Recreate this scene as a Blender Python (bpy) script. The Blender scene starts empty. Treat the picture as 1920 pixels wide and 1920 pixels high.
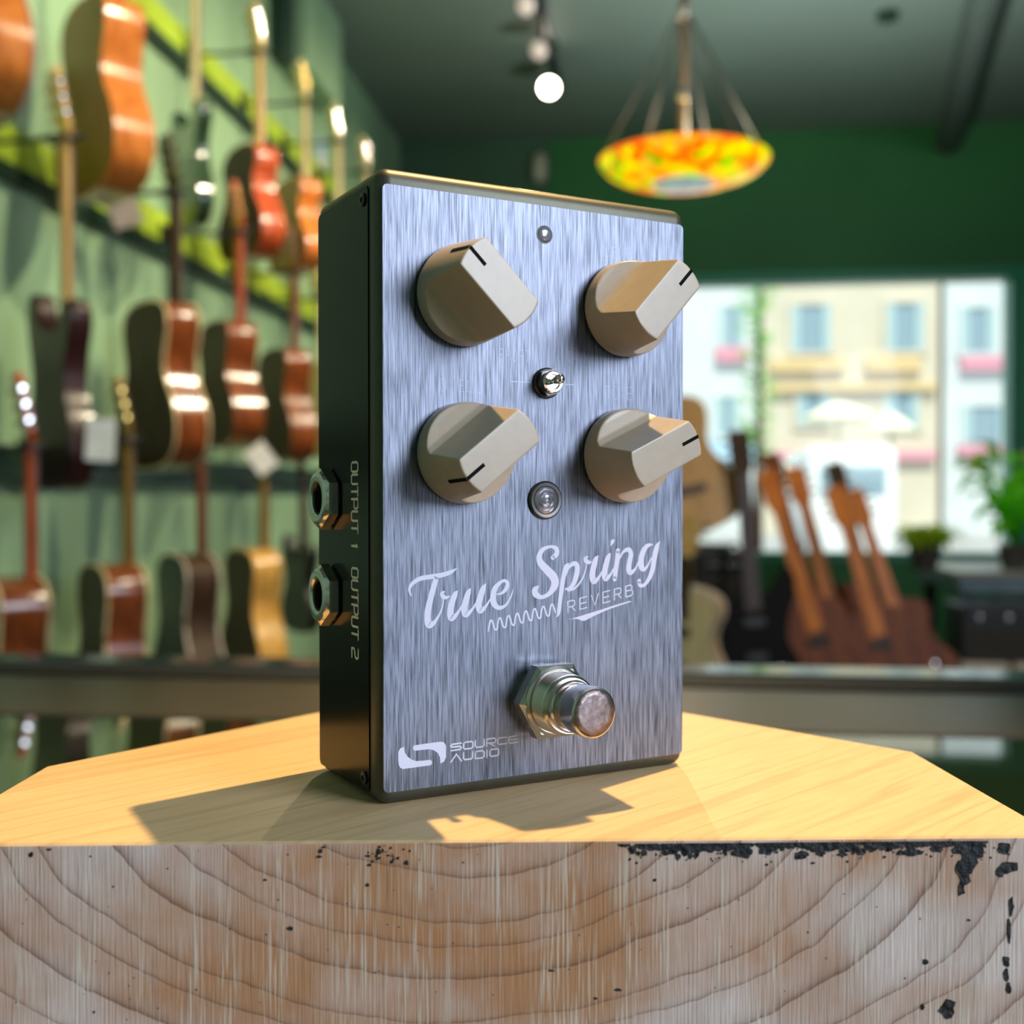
import bpy, bmesh, math, random
from mathutils import Vector, Matrix
random.seed(7)
scene = bpy.context.scene
COL = scene.collection
PI = math.pi

# ---------------------------------------------------------------- camera, world, lights, exposure
CAM_Z = 1.15
YAW = 0.1185                       # camera turned to the left of the room's long axis
PITCH = -0.0139
cam_data = bpy.data.cameras.new('camera')
cam_data.sensor_width = 36.0
cam_data.lens = 2144.3 / 1920 * 36.0
cam_data.clip_start = 0.01
cam_data.clip_end = 200
cam_data.dof.use_dof = True
cam_data.dof.focus_distance = 0.212
cam_data.dof.aperture_fstop = 15.0
cam = bpy.data.objects.new('camera', cam_data)
COL.objects.link(cam)
cam.location = (0, 0, CAM_Z)
cam.rotation_euler = (PI / 2 + PITCH, 0.0006, YAW)
scene.camera = cam

scene.view_settings.view_transform = 'Standard'
scene.view_settings.look = 'None'
scene.view_settings.exposure = 0.0
scene.view_settings.gamma = 1.0
scene.cycles.max_bounces = 8
scene.cycles.sample_clamp_indirect = 6.0
scene.cycles.use_denoising = True

world = bpy.data.worlds.new('sky')
scene.world = world
world.use_nodes = True
wn = world.node_tree
wn.nodes['Background'].inputs['Color'].default_value = (0.72, 0.88, 1.0, 1)
wn.nodes['Background'].inputs['Strength'].default_value = 1.1


def light(name, kind, loc, target, energy, color, size=0.1, spot=None, blend=0.3, size_y=None):
    d = bpy.data.lights.new(name, kind)
    d.energy = energy
    d.color = color
    if kind == 'AREA':
        d.shape = 'RECTANGLE'
        d.size = size
        d.size_y = size_y or size
    elif kind == 'SUN':
        d.angle = size
    else:
        d.shadow_soft_size = size
    if kind == 'SPOT':
        d.spot_size = spot
        d.spot_blend = blend
    o = bpy.data.objects.new(name, d)
    COL.objects.link(o)
    o.location = loc
    v = Vector(target) - Vector(loc)
    o.rotation_euler = v.to_track_quat('-Z', 'Y').to_euler()
    return o


# pedal frame (millimetres) to the room
TH = 0.6196
PED_CAM = Vector((-77.162, -190.348, 55.779))
PM = Matrix.Rotation(TH, 4, 'Z')
PED_LOC = Vector((0, 0, CAM_Z)) + (PM @ (-PED_CAM)) * 0.001
BLOCK_TOP = PED_LOC.z
COUNTER_Z = BLOCK_TOP - 0.100

light('street_sun', 'SUN', (0, 0, 20), (-3, 12, 0), 5.0, (1.0, 0.96, 0.88), 0.02)
lamp_dir = PM @ Vector((38, 11.3, 114))
key_pos = PED_LOC + lamp_dir * (2.30 / 114)
light('ceiling_spot_light', 'SPOT', key_pos, PED_LOC, 440, (1.0, 0.66, 0.27), 0.020, 0.7, 0.6)
light('daylight_window_light', 'AREA', (3.05, -1.05, 2.25), (0.0, 0.25, 1.1), 165, (0.78, 0.86, 1.0), 2.0, size_y=1.8)
for ly, en in ((2.2, 185), (3.3, 190), (4.4, 180), (5.4, 105)):
    light('wall_spot_light', 'SPOT', (0.35, ly, 3.42), (-1.66, ly + 0.5, 1.75), en, (1.0, 0.88, 0.60), 0.045, 1.5, 0.9)
light('window_display_light', 'SPOT', (1.0, 3.0, 3.42), (0.95, 4.6, 0.75), 85, (1.0, 0.78, 0.50), 0.05, 1.1, 0.8)

light('ceiling_fill_light', 'SPOT', (0.75, 4.7, 1.9), (0.75, 4.9, 3.55), 200, (0.90, 1.0, 0.94), 0.15, 2.6, 1.0)  # added fill with no fixture, only brightens the far ceiling

# ---------------------------------------------------------------- helpers


def nodes_of(m):
    m.use_nodes = True
    nt = m.node_tree
    return nt, nt.nodes['Principled BSDF']


def mat(name, color, rough=0.5, metal=0.0, var=0.12, scale=30.0, stretch=(1, 1, 1), bump=0.0, coat=0.0,
        emit=0.0, trans=0.0, aniso=0.0):
    """one procedural material: a noise that varies the base colour and, if asked, the relief"""
    m = bpy.data.materials.new(name)
    nt, b = nodes_of(m)
    N, L = nt.nodes, nt.links
    tc = N.new('ShaderNodeTexCoord')
    mp = N.new('ShaderNodeMapping')
    mp.inputs['Scale'].default_value = stretch
    L.new(tc.outputs['Object'], mp.inputs['Vector'])
    nz = N.new('ShaderNodeTexNoise')
    nz.inputs['Scale'].default_value = scale
    nz.inputs['Detail'].default_value = 3
    L.new(mp.outputs['Vector'], nz.inputs['Vector'])
    cr = N.new('ShaderNodeValToRGB')
    c = Vector(color[:3])
    cr.color_ramp.elements[0].position = 0.3
    cr.color_ramp.elements[1].position = 0.7
    cr.color_ramp.elements[0].color = (*(c * (1 - var)), 1)
    cr.color_ramp.elements[1].color = (*(c * (1 + var)), 1)
    L.new(nz.outputs['Fac'], cr.inputs['Fac'])
    L.new(cr.outputs['Color'], b.inputs['Base Color'])
    b.inputs['Roughness'].default_value = rough
    b.inputs['Metallic'].default_value = metal
    b.inputs['Coat Weight'].default_value = coat
    b.inputs['Coat Roughness'].default_value = 0.08
    b.inputs['Transmission Weight'].default_value = trans
    b.inputs['Anisotropic'].default_value = aniso
    if emit:
        L.new(cr.outputs['Color'], b.inputs['Emission Color'])
        b.inputs['Emission Strength'].default_value = emit
    if bump:
        bp = N.new('ShaderNodeBump')
        bp.inputs['Strength'].default_value = bump
        bp.inputs['Distance'].default_value = 0.001
        L.new(nz.outputs['Fac'], bp.inputs['Height'])
        L.new(bp.outputs['Normal'], b.inputs['Normal'])
    return m


def add_obj(name, bm, material, parent=None, smooth=False, angle=None):
    me = bpy.data.meshes.new(name)
    bmesh.ops.recalc_face_normals(bm, faces=bm.faces)
    bm.to_mesh(me)
    bm.free()
    o = bpy.data.objects.new(name, me)
    COL.objects.link(o)
    if isinstance(material, (list, tuple)):
        for q in material:
            me.materials.append(q)
    else:
        me.materials.append(material)
    if smooth:
        for p in me.polygons:
            p.use_smooth = True
        if angle:
            me.set_sharp_from_angle(angle=angle)
    if parent:
        o.parent = parent
    return o


def empty(name, loc=(0, 0, 0), rot=(0, 0, 0), parent=None):
    o = bpy.data.objects.new(name, None)
    o.empty_display_size = 0.02
    COL.objects.link(o)
    o.location = loc
    o.rotation_euler = rot
    if parent:
        o.parent = parent
    return o


def tag(o, label=None, cat=None, group=None, kind=None):
    if label:
        o['label'] = label
    if cat:
        o['category'] = cat
    if group:
        o['group'] = group
    if kind:
        o['kind'] = kind
    return o


def copy_tree(o, parent=None):
    c = o.copy()
    COL.objects.link(c)
    if parent:
        c.parent = parent
    for ch in list(o.children):
        copy_tree(ch, c)
    return c


def box(bm, lo, hi, bevel=0.0, seg=2, mi=0):
    r = bmesh.ops.create_cube(bm, size=1.0)
    vs = r['verts']
    for v in vs:
        v.co = Vector([lo[i] + (v.co[i] + 0.5) * (hi[i] - lo[i]) for i in range(3)])
    fs = set(f for v in vs for f in v.link_faces)
    for f in fs:
        f.material_index = mi
    if bevel:
        es = list(set(e for v in vs for e in v.link_edges))
        bmesh.ops.bevel(bm, geom=es, offset=bevel, segments=seg, profile=0.5, affect='EDGES')
    return bm


def boxm(lo, hi, bevel=0.0, seg=2):
    return box(bmesh.new(), lo, hi, bevel, seg)


def lathe(bm, prof, n=32, axis='z', org=(0, 0, 0), cap=True):
    """prof: list of (radius, height); closed by caps where the ends have radius > 0"""
    org = Vector(org)

    def pt(r, h, a):
        x, y = r * math.cos(a), r * math.sin(a)
        if axis == 'z':
            return org + Vector((x, y, h))
        if axis == 'y-':
            return org + Vector((x, -h, y))
        if axis == 'x-':
            return org + Vector((-h, x, y))
        if axis == 'y':
            return org + Vector((x, h, y))
        return org + Vector((h, x, y))
    rings = []
    for r, h in prof:
        if r < 1e-9:
            rings.append([bm.verts.new(pt(0, h, 0))])
        else:
            rings.append([bm.verts.new(pt(r, h, 2 * PI * k / n)) for k in range(n)])
    for A, B in zip(rings, rings[1:]):
        for k in range(n):
            k2 = (k + 1) % n
            if len(A) == 1 and len(B) == 1:
                continue
            if len(A) == 1:
                bm.faces.new((A[0], B[k], B[k2]))
            elif len(B) == 1:
                bm.faces.new((A[k], A[k2], B[0]))
            else:
                bm.faces.new((A[k], A[k2], B[k2], B[k]))
    if cap:
        for R_ in (rings[0], rings[-1]):
            if len(R_) > 2:
                bm.faces.new(R_)
    return bm


def tube(bm, pts, rad, n=8, cap=True):
    pts = [Vector(p) for p in pts]
    rads = rad if isinstance(rad, (list, tuple)) else [rad] * len(pts)
    rings = []
    up = Vector((0, 0, 1))
    for i, p in enumerate(pts):
        d = (pts[min(i + 1, len(pts) - 1)] - pts[max(i - 1, 0)]).normalized()
        a = d.cross(up)
        if a.length < 0.05:
            a = d.cross(Vector((1, 0, 0)))
        a.normalize()
        b = d.cross(a).normalized()
        rings.append([bm.verts.new(p + (a * math.cos(2 * PI * k / n) + b * math.sin(2 * PI * k / n)) * rads[i])
                      for k in range(n)])
    for A, B in zip(rings, rings[1:]):
        for k in range(n):
            bm.faces.new((A[k], A[(k + 1) % n], B[(k + 1) % n], B[k]))
    if cap:
        bm.faces.new(rings[0])
        bm.faces.new(rings[-1])
    return bm


def prism(bm, outline, f, t0, t1, mi=0):
    """outline: 2D points; f(u, v, t) gives the 3D point; extruded from t0 to t1"""
    A = [bm.verts.new(f(u, v, t0)) for u, v in outline]
    B = [bm.verts.new(f(u, v, t1)) for u, v in outline]
    n = len(outline)
    faces = [bm.faces.new(A), bm.faces.new(list(reversed(B)))]
    for k in range(n):
        faces.append(bm.faces.new((A[k], A[(k + 1) % n], B[(k + 1) % n], B[k])))
    for q in faces:
        q.material_index = mi
    return bm


def catmull(pts, sub=6):
    P = [tuple(p) for p in pts]
    if len(P) < 3:
        return P
    P = [tuple(2 * a - b for a, b in zip(P[0], P[1]))] + P + [tuple(2 * a - b for a, b in zip(P[-1], P[-2]))]
    out = []
    for i in range(1, len(P) - 2):
        for s in range(sub):
            t = s / sub
            out.append(tuple(0.5 * ((2 * b) + (-a + c) * t + (2 * a - 5 * b + 4 * c - d) * t * t +
                                    (-a + 3 * b - 3 * c + d) * t ** 3)
                             for a, b, c, d in zip(P[i - 1], P[i], P[i + 1], P[i + 2])))
    out.append(P[-2])
    return out


def ribbon(bm, pts, f, t0, t1, round_ends=True):
    """pts: (u, v, half width); a flat brush stroke with a real thickness t0..t1 (faces towards t1)"""
    n = len(pts)
    L_, R_ = [], []
    for i, p in enumerate(pts):
        a = pts[max(i - 1, 0)]
        b = pts[min(i + 1, n - 1)]
        dx, dy = b[0] - a[0], b[1] - a[1]
        l = math.hypot(dx, dy) or 1
        nx, ny = -dy / l, dx / l
        w = max(p[2], 0.01)
        if 0 < i < n - 1:
            q0, q1 = pts[i - 1], pts[i + 1]
            l0 = math.hypot(p[0] - q0[0], p[1] - q0[1]) or 1
            l1 = math.hypot(q1[0] - p[0], q1[1] - p[1]) or 1
            cs = ((p[0] - q0[0]) * (q1[0] - p[0]) + (p[1] - q0[1]) * (q1[1] - p[1])) / l0 / l1
            w /= max(0.75, math.sqrt(max(0.0, (1 + cs) / 2)))
        L_.append((p[0] + nx * w, p[1] + ny * w))
        R_.append((p[0] - nx * w, p[1] - ny * w))
    for i in range(n - 1):
        quad = [L_[i], L_[i + 1], R_[i + 1], R_[i]]
        top = [bm.verts.new(f(u, v, t1)) for u, v in quad]
        bm.faces.new(top)
    out = L_ + R_[::-1]
    if round_ends:
        for (p, w) in ((pts[0], pts[0][2]), (pts[-1], pts[-1][2])):
            if w > 0.05:
                bm.faces.new([bm.verts.new(f(p[0] + w * math.cos(a * PI / 6), p[1] + w * math.sin(a * PI / 6), t1))
                              for a in range(12)])
    # side wall of the print
    for i in range(len(out)):
        a, b = out[i], out[(i + 1) % len(out)]
        bm.faces.new([bm.verts.new(f(a[0], a[1], t0)), bm.verts.new(f(b[0], b[1], t0)),
                      bm.verts.new(f(b[0], b[1], t1)), bm.verts.new(f(a[0], a[1], t1))])
    return bm


# stroke alphabet on a 1 x 1 cell
GL = {
    'O': [[(.15, 0), (.85, 0), (1, .15), (1, .85), (.85, 1), (.15, 1), (0, .85), (0, .15), (.15, 0)]],
    'U': [[(0, 1), (0, .15), (.15, 0), (.85, 0), (1, .15), (1, 1)]],
    'T': [[(0, 1), (1, 1)], [(.5, 1), (.5, 0)]],
    'P': [[(0, 0), (0, 1), (.85, 1), (1, .87), (1, .53), (.85, .4), (0, .4)]],
    '1': [[(.25, .78), (.6, 1), (.6, 0)]],
    '2': [[(0, 1), (.85, 1), (1, .85), (1, .65), (.85, .52), (.12, .42), (0, .28), (0, 0), (1, 0)]],
    'R': [[(0, 0), (0, 1), (.75, 1), (.95, .87), (.95, .6), (.75, .47), (0, .47)], [(.5, .47), (1, 0)]],
    'E': [[(1, 1), (0, 1), (0, 0), (1, 0)], [(0, .5), (.9, .5)]],
    'V': [[(0, 1), (.5, 0), (1, 1)]],
    'B': [[(0, 0), (0, 1), (.75, 1), (.92, .88), (.92, .63), (.75, .53), (0, .53)],
          [(.75, .53), (1, .4), (1, .14), (.8, 0), (0, 0)]],
    'N': [[(0, 0), (0, 1), (1, 0), (1, 1)]],
    'K': [[(0, 0), (0, 1)], [(1, 1), (0, .45)], [(.3, .6), (1, 0)]],
    'A': [[(0, 0), (.5, 1), (1, 0)], [(.2, .35), (.8, .35)]],
    'L': [[(0, 1), (0, 0), (1, 0)]],
    'S': [[(1, .85), (.85, 1), (.15, 1), (0, .85), (0, .65), (.15, .53), (.85, .47), (1, .35), (1, .15), (.85, 0),
           (.15, 0), (0, .15)]],
    'H': [[(0, 0), (0, 1)], [(1, 0), (1, 1)], [(0, .5), (1, .5)]],
    'D': [[(0, 0), (0, 1), (.75, 1), (1, .8), (1, .2), (.75, 0), (0, 0)]],
    'W': [[(0, 1), (.25, 0), (.5, 1), (.75, 0), (1, 1)]],
    'Y': [[(0, 1), (.5, .5), (1, 1)], [(.5, .5), (.5, 0)]],
    'I': [[(.5, 0), (.5, 1)]],
    'F': [[(1, 1), (0, 1), (0, 0)], [(0, .5), (.85, .5)]],
    'C': [[(1, 1), (.15, 1), (0, .85), (0, .15), (.15, 0), (1, 0)]],
    'G': [[(1, 1), (.15, 1), (0, .85), (0, .15), (.15, 0), (1, 0), (1, .5), (.6, .5)]],
    'M': [[(0, 0), (0, 1), (.5, .4), (1, 1), (1, 0)]],
    'X': [[(0, 0), (1, 1)], [(0, 1), (1, 0)]],
}


def write(bm, text, org, dx, dy, w, gap, hw, f, t0, t1):
    """org: lower left; dx, dy: unit vectors * (cell scale) in the plane; w, gap: fractions of the cap height"""
    x = 0.0
    for ch in text:
        if ch == ' ':
            x += w * 0.75
            continue
        cw = w * (0.55 if ch in '1I' else 1.0)
        for k, st in enumerate(GL[ch]):
            pts = []
            for a, b in st:
                u = x + a * cw
                pts.append((org[0] + dx[0] * u + dy[0] * b, org[1] + dx[1] * u + dy[1] * b, hw))
            ribbon(bm, pts, f, t0, t1 + 0.000002 * k, True)
        x += cw + gap
    return x - gap


# ---------------------------------------------------------------- materials
M = {}
M['wall'] = mat('painted_green_wall', (0.29, 0.45, 0.27), 0.55, var=0.26, scale=1.6, stretch=(1, 1.6, 0.35))
M['backwall'] = mat('dark_green_wall', (0.022, 0.16, 0.034), 0.55, var=0.12, scale=1.2)
M['backwall_pale'] = mat('grey_green_wall', (0.045, 0.11, 0.06), 0.55, var=0.1, scale=1.2)
M['ceiling'] = mat('dark_green_ceiling', (0.17, 0.22, 0.19), 0.6, var=0.08, scale=1.0)
M['floor'] = mat('brown_floorboards', (0.12, 0.07, 0.035), 0.4, var=0.3, scale=4, stretch=(6, 0.6, 1))
M['lime'] = mat('lime_green_paint', (0.36, 0.50, 0.035), 0.5, var=0.25, scale=2.5)
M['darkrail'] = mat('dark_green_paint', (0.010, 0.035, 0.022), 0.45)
M['frame_green'] = mat('glossy_green_paint', (0.02, 0.27, 0.14), 0.35)
M['black'] = mat('black_plastic', (0.012, 0.012, 0.013), 0.4)
M['blackmetal'] = mat('black_metal', (0.03, 0.03, 0.032), 0.35, 0.6)
M['ink'] = mat('black_ink', (0.004, 0.004, 0.005), 0.85)
M['ink'].node_tree.nodes['Principled BSDF'].inputs['Specular IOR Level'].default_value = 0.15
M['chrome'] = mat('polished_chrome', (0.75, 0.74, 0.74), 0.1, 1.0, var=0.03)
M['gold'] = mat('gold_plated_metal', (0.8, 0.55, 0.18), 0.2, 1.0)
M['nickel'] = mat('nickel', (0.70, 0.66, 0.63), 0.23, 1.0, var=0.05, scale=300)
M['white'] = mat('white_card', (0.85, 0.82, 0.76), 0.6)


def wood(name, dark, light_, rough=0.25, coat=0.6, stretch=(9, 9, 1.2), scale=6):
    m = bpy.data.materials.new(name)
    nt, b = nodes_of(m)
    N, L = nt.nodes, nt.links
    tc = N.new('ShaderNodeTexCoord')
    mp = N.new('ShaderNodeMapping')
    mp.inputs['Scale'].default_value = stretch
    nz = N.new('ShaderNodeTexNoise')
    nz.inputs['Scale'].default_value = scale
    nz.inputs['Detail'].default_value = 5
    cr = N.new('ShaderNodeValToRGB')
    cr.color_ramp.elements[0].position = 0.32
    cr.color_ramp.elements[1].position = 0.68
    cr.color_ramp.elements[0].color = (*dark, 1)
    cr.color_ramp.elements[1].color = (*light_, 1)
    L.new(tc.outputs['Object'], mp.inputs['Vector'])
    L.new(mp.outputs['Vector'], nz.inputs['Vector'])
    L.new(nz.outputs['Fac'], cr.inputs['Fac'])
    L.new(cr.outputs['Color'], b.inputs['Base Color'])
    b.inputs['Roughness'].default_value = rough
    b.inputs['Coat Weight'].default_value = coat
    b.inputs['Coat Roughness'].default_value = 0.16
    return m


M['maple'] = wood('amber_maple', (0.62, 0.34, 0.10), (0.80, 0.50, 0.19))
M['palemaple'] = wood('pale_maple', (0.66, 0.50, 0.24), (0.82, 0.66, 0.38))
M['mahogany'] = wood('red_brown_mahogany', (0.13, 0.03, 0.008), (0.27, 0.065, 0.014))
M['orange'] = wood('orange_stained_wood', (0.52, 0.13, 0.02), (0.80, 0.26, 0.05))
M['honey'] = wood('honey_stained_wood', (0.50, 0.24, 0.045), (0.72, 0.40, 0.10))
M['walnut'] = wood('dark_walnut', (0.030, 0.016, 0.008), (0.070, 0.034, 0.014), 0.5, 0.0)
M['walnut'].node_tree.nodes['Principled BSDF'].inputs['Specular IOR Level'].default_value = 0.2
M['olive'] = wood('olive_brown_wood', (0.22, 0.12, 0.015), (0.32, 0.18, 0.03), 0.45, 0.15)
M['rosewood'] = wood('rosewood', (0.03, 0.015, 0.01), (0.07, 0.03, 0.018), 0.5, 0.0)
M['tan'] = wood('tan_spruce', (0.58, 0.34, 0.12), (0.75, 0.48, 0.20))
M['redbrown'] = wood('red_brown_stained_wood', (0.11, 0.022, 0.004), (0.27, 0.065, 0.009), 0.55, 0.0)
M['amber'] = wood('amber_stained_spruce', (0.46, 0.22, 0.035), (0.62, 0.33, 0.07), 0.5, 0.1)
M['cream'] = mat('cream_binding', (0.72, 0.56, 0.30), 0.3)
M['ivory'] = mat('pale_binding', (0.60, 0.50, 0.42), 0.3)
M['red'] = mat('red_lacquer', (0.55, 0.02, 0.015), 0.2, coat=0.8)
M['redwood'] = wood('cherry_red_wood', (0.38, 0.045, 0.015), (0.62, 0.11, 0.03))
M['darkgreen'] = mat('dark_green_lacquer', (0.030, 0.060, 0.030), 0.2, coat=0.8)
M['burgundy'] = mat('dark_burgundy_lacquer', (0.040, 0.013, 0.012), 0.35, coat=0.1)
M['blacklac'] = mat('black_lacquer', (0.010, 0.010, 0.010), 0.35, coat=0.1)
for q_ in ('burgundy', 'blacklac', 'olive', 'darkgreen'):
    M[q_].node_tree.nodes['Principled BSDF'].inputs['Specular IOR Level'].default_value = 0.25

# ---------------------------------------------------------------- traced lettering on the face plate (mm: x, z, half width)
SCRIPT_T = [[(6.23,37.72,0.11),(5.97,38.23,0.18),(5.86,39.02,0.26),(6.4,39.92,0.34),(7.97,40.78,0.41),(10.28,41.07,0.43),(12.32,41.3,0.43),(14.08,41.77,0.37),(15.39,42.43,0.06)],[(11.23,41.0,0.49),(10.72,39.36,0.54),(10.06,37.14,0.58),(9.53,35.05,0.62),(9.44,33.21,0.64),(9.77,32.29,0.66),(10.64,32.55,0.42),(11.44,33.5,0.24),(12.17,34.79,0.17),(12.58,36.24,0.14),(12.49,37.04,0.15)],[(12.83,38.25,0.14),(12.39,37.91,0.39),(12.54,37.37,0.42),(13.13,37.12,0.32),(13.96,37.31,0.1)],[(15.59,38.31,0.04),(15.04,37.66,0.49),(14.38,36.16,0.62),(14.05,34.57,0.65),(14.23,33.39,0.68),(14.97,33.59,0.42),(15.86,34.62,0.24),(16.61,35.79,0.17)],[(18.28,38.65,0.04),(17.77,37.89,0.5),(17.23,36.3,0.63),(16.9,34.97,0.65),(17.14,33.91,0.65),(17.8,33.99,0.43),(18.71,34.89,0.24),(19.54,36.06,0.17)],[(21.46,39.4,0.04),(20.86,38.51,0.52),(20.22,36.85,0.63),(19.88,35.51,0.65),(20.19,34.44,0.63),(20.9,34.65,0.4),(21.74,35.56,0.22),(22.51,36.61,0.16)],[(23.77,37.27,0.12),(24.82,37.45,0.25),(25.75,38.26,0.41),(26.03,39.21,0.41),(25.43,39.8,0.28),(24.35,39.4,0.36),(23.27,38.22,0.55),(22.93,36.6,0.62),(23.27,35.36,0.57),(24.28,34.7,0.41),(25.59,35.11,0.25),(26.68,36.57,0.16),(27.34,38.31,0.06)]]
SCRIPT_S = [[(36.04,43.9,0.49),(36.89,44.6,0.5),(36.75,45.58,0.47),(35.57,46.0,0.28),(33.89,45.54,0.41),(32.99,44.29,0.58),(33.26,42.98,0.7),(34.73,41.49,0.81),(36.22,39.99,0.88),(36.42,38.53,0.82),(35.24,36.98,0.47),(33.57,36.32,0.39),(32.23,36.88,0.61),(32.03,37.76,0.62),(32.81,38.45,0.17)],[(39.69,42.66,0.11),(38.97,41.95,0.48),(38.36,39.78,0.49),(37.99,37.6,0.49),(37.65,35.42,0.46),(37.38,33.39,0.4),(37.08,32.56,0.19),(36.77,32.46,0.13)],[(38.97,40.34,0.14),(39.59,41.79,0.27),(40.69,42.56,0.45),(41.52,42.17,0.53),(41.45,40.55,0.58),(40.8,38.81,0.5),(39.83,37.75,0.37),(38.81,37.64,0.19)],[(39.49,37.28,0.19),(41.04,37.77,0.22),(42.51,39.19,0.18),(43.39,40.93,0.14),(43.74,42.4,0.15)],[(44.02,43.87,0.16),(43.49,43.47,0.44),(43.77,42.92,0.48),(44.42,42.71,0.32),(44.95,42.87,0.08)],[(46.53,43.96,0.05),(45.88,43.23,0.54),(45.25,41.32,0.66),(45.07,39.84,0.68),(45.48,38.94,0.58),(46.45,39.5,0.33),(47.42,40.81,0.2)],[(49.42,44.46,0.05),(48.84,43.6,0.54),(48.18,41.68,0.64),(47.94,40.2,0.65),(48.29,39.44,0.61),(49.29,40.08,0.3),(50.27,41.47,0.2)],[(50.31,46.98,0.12),(49.81,46.69,0.41),(49.39,45.86,0.07)],[(51.15,44.81,0.55),(50.99,43.1,0.56),(50.65,41.16,0.54),(50.37,39.28,0.53)],[(51.55,43.23,0.13),(52.43,44.6,0.28),(53.7,45.02,0.48),(54.27,44.15,0.53),(53.98,42.72,0.58),(53.73,41.22,0.62),(54.13,40.37,0.52),(55.26,41.02,0.27),(56.27,42.66,0.18)],[(59.59,45.93,0.14),(58.38,45.72,0.42),(57.31,44.61,0.62),(56.76,42.95,0.69),(56.88,41.42,0.69),(57.51,40.95,0.44),(58.4,41.68,0.25),(59.36,43.26,0.15)],[(61.41,46.54,0.05),(60.62,45.3,0.56),(60.03,43.01,0.61),(59.59,40.89,0.58),(58.77,39.08,0.47),(57.52,37.75,0.35),(56.48,37.76,0.4),(56.28,38.56,0.5)]]
SPRING_LINE = [(21.97,30.44,0.15),(22.1,31.47,0.15),(22.33,32.27,0.15),(22.67,32.38,0.15),(22.94,31.73,0.15),(23.23,30.83,0.15),(23.58,30.59,0.15),(23.81,30.77,0.15),(23.95,31.8,0.15),(24.18,32.6,0.15),(24.52,32.72,0.15),(24.8,32.06,0.15),(25.09,31.16,0.15),(25.44,30.92,0.15),(25.68,31.1,0.15),(25.82,32.14,0.15),(26.05,32.94,0.15),(26.39,33.06,0.15),(26.67,32.4,0.15),(26.97,31.49,0.15),(27.32,31.25,0.15),(27.56,31.44,0.15),(27.7,32.48,0.15),(27.93,33.29,0.15),(28.28,33.4,0.15),(28.56,32.74,0.15),(28.86,31.83,0.15),(29.21,31.59,0.15),(29.45,31.78,0.15),(29.59,32.82,0.15),(29.83,33.63,0.15),(30.18,33.75,0.15),(30.46,33.08,0.15),(30.76,32.17,0.15),(31.12,31.93,0.15),(31.36,32.12,0.15),(31.5,33.17,0.15),(31.74,33.98,0.15),(32.09,34.1,0.15),(32.38,33.43,0.15),(32.69,32.51,0.15),(33.04,32.27,0.16),(33.29,32.46,0.16),(33.43,33.51,0.16),(33.67,34.33,0.16),(34.03,34.45,0.16),(34.31,33.78,0.16),(34.62,32.86,0.16),(34.98,32.62,0.16),(35.23,32.81,0.16),(35.38,33.87,0.16),(35.62,34.69,0.16),(35.98,34.8,0.16),(36.26,34.13,0.16),(36.58,33.21,0.16)]
SWOOSH = [(39.5,31.68),(41.05,31.96),(43.83,32.56),(46.46,33.1),(50.02,33.91),(54.18,34.7),(54.36,34.51),(50.92,33.72),(48.24,33.02),(45.58,32.11),(43.31,31.26),(42.61,31.29),(41.91,31.62),(40.88,31.75)]
LOGO_A = [(6.58,10.44),(6.99,10.52),(9.34,10.6),(12.0,10.64),(12.71,10.44),(13.1,9.82),(13.1,8.67),(13.1,7.64),(12.71,6.91),(12.0,6.61),(11.93,7.0),(11.86,7.77),(11.44,8.59),(10.74,9.17),(9.76,9.51),(8.37,9.53),(6.85,9.53),(6.55,9.75),(6.47,10.2)]
LOGO_B = [(4.73,10.47),(3.98,10.27),(3.6,9.68),(3.58,8.18),(3.68,7.29),(3.98,6.75),(4.52,6.47),(7.26,6.5),(9.9,6.52),(10.25,6.74),(10.29,7.18),(9.97,7.53),(8.51,7.54),(7.13,7.6),(6.16,8.02),(5.34,8.68),(4.87,9.42),(4.77,9.94)]
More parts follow.
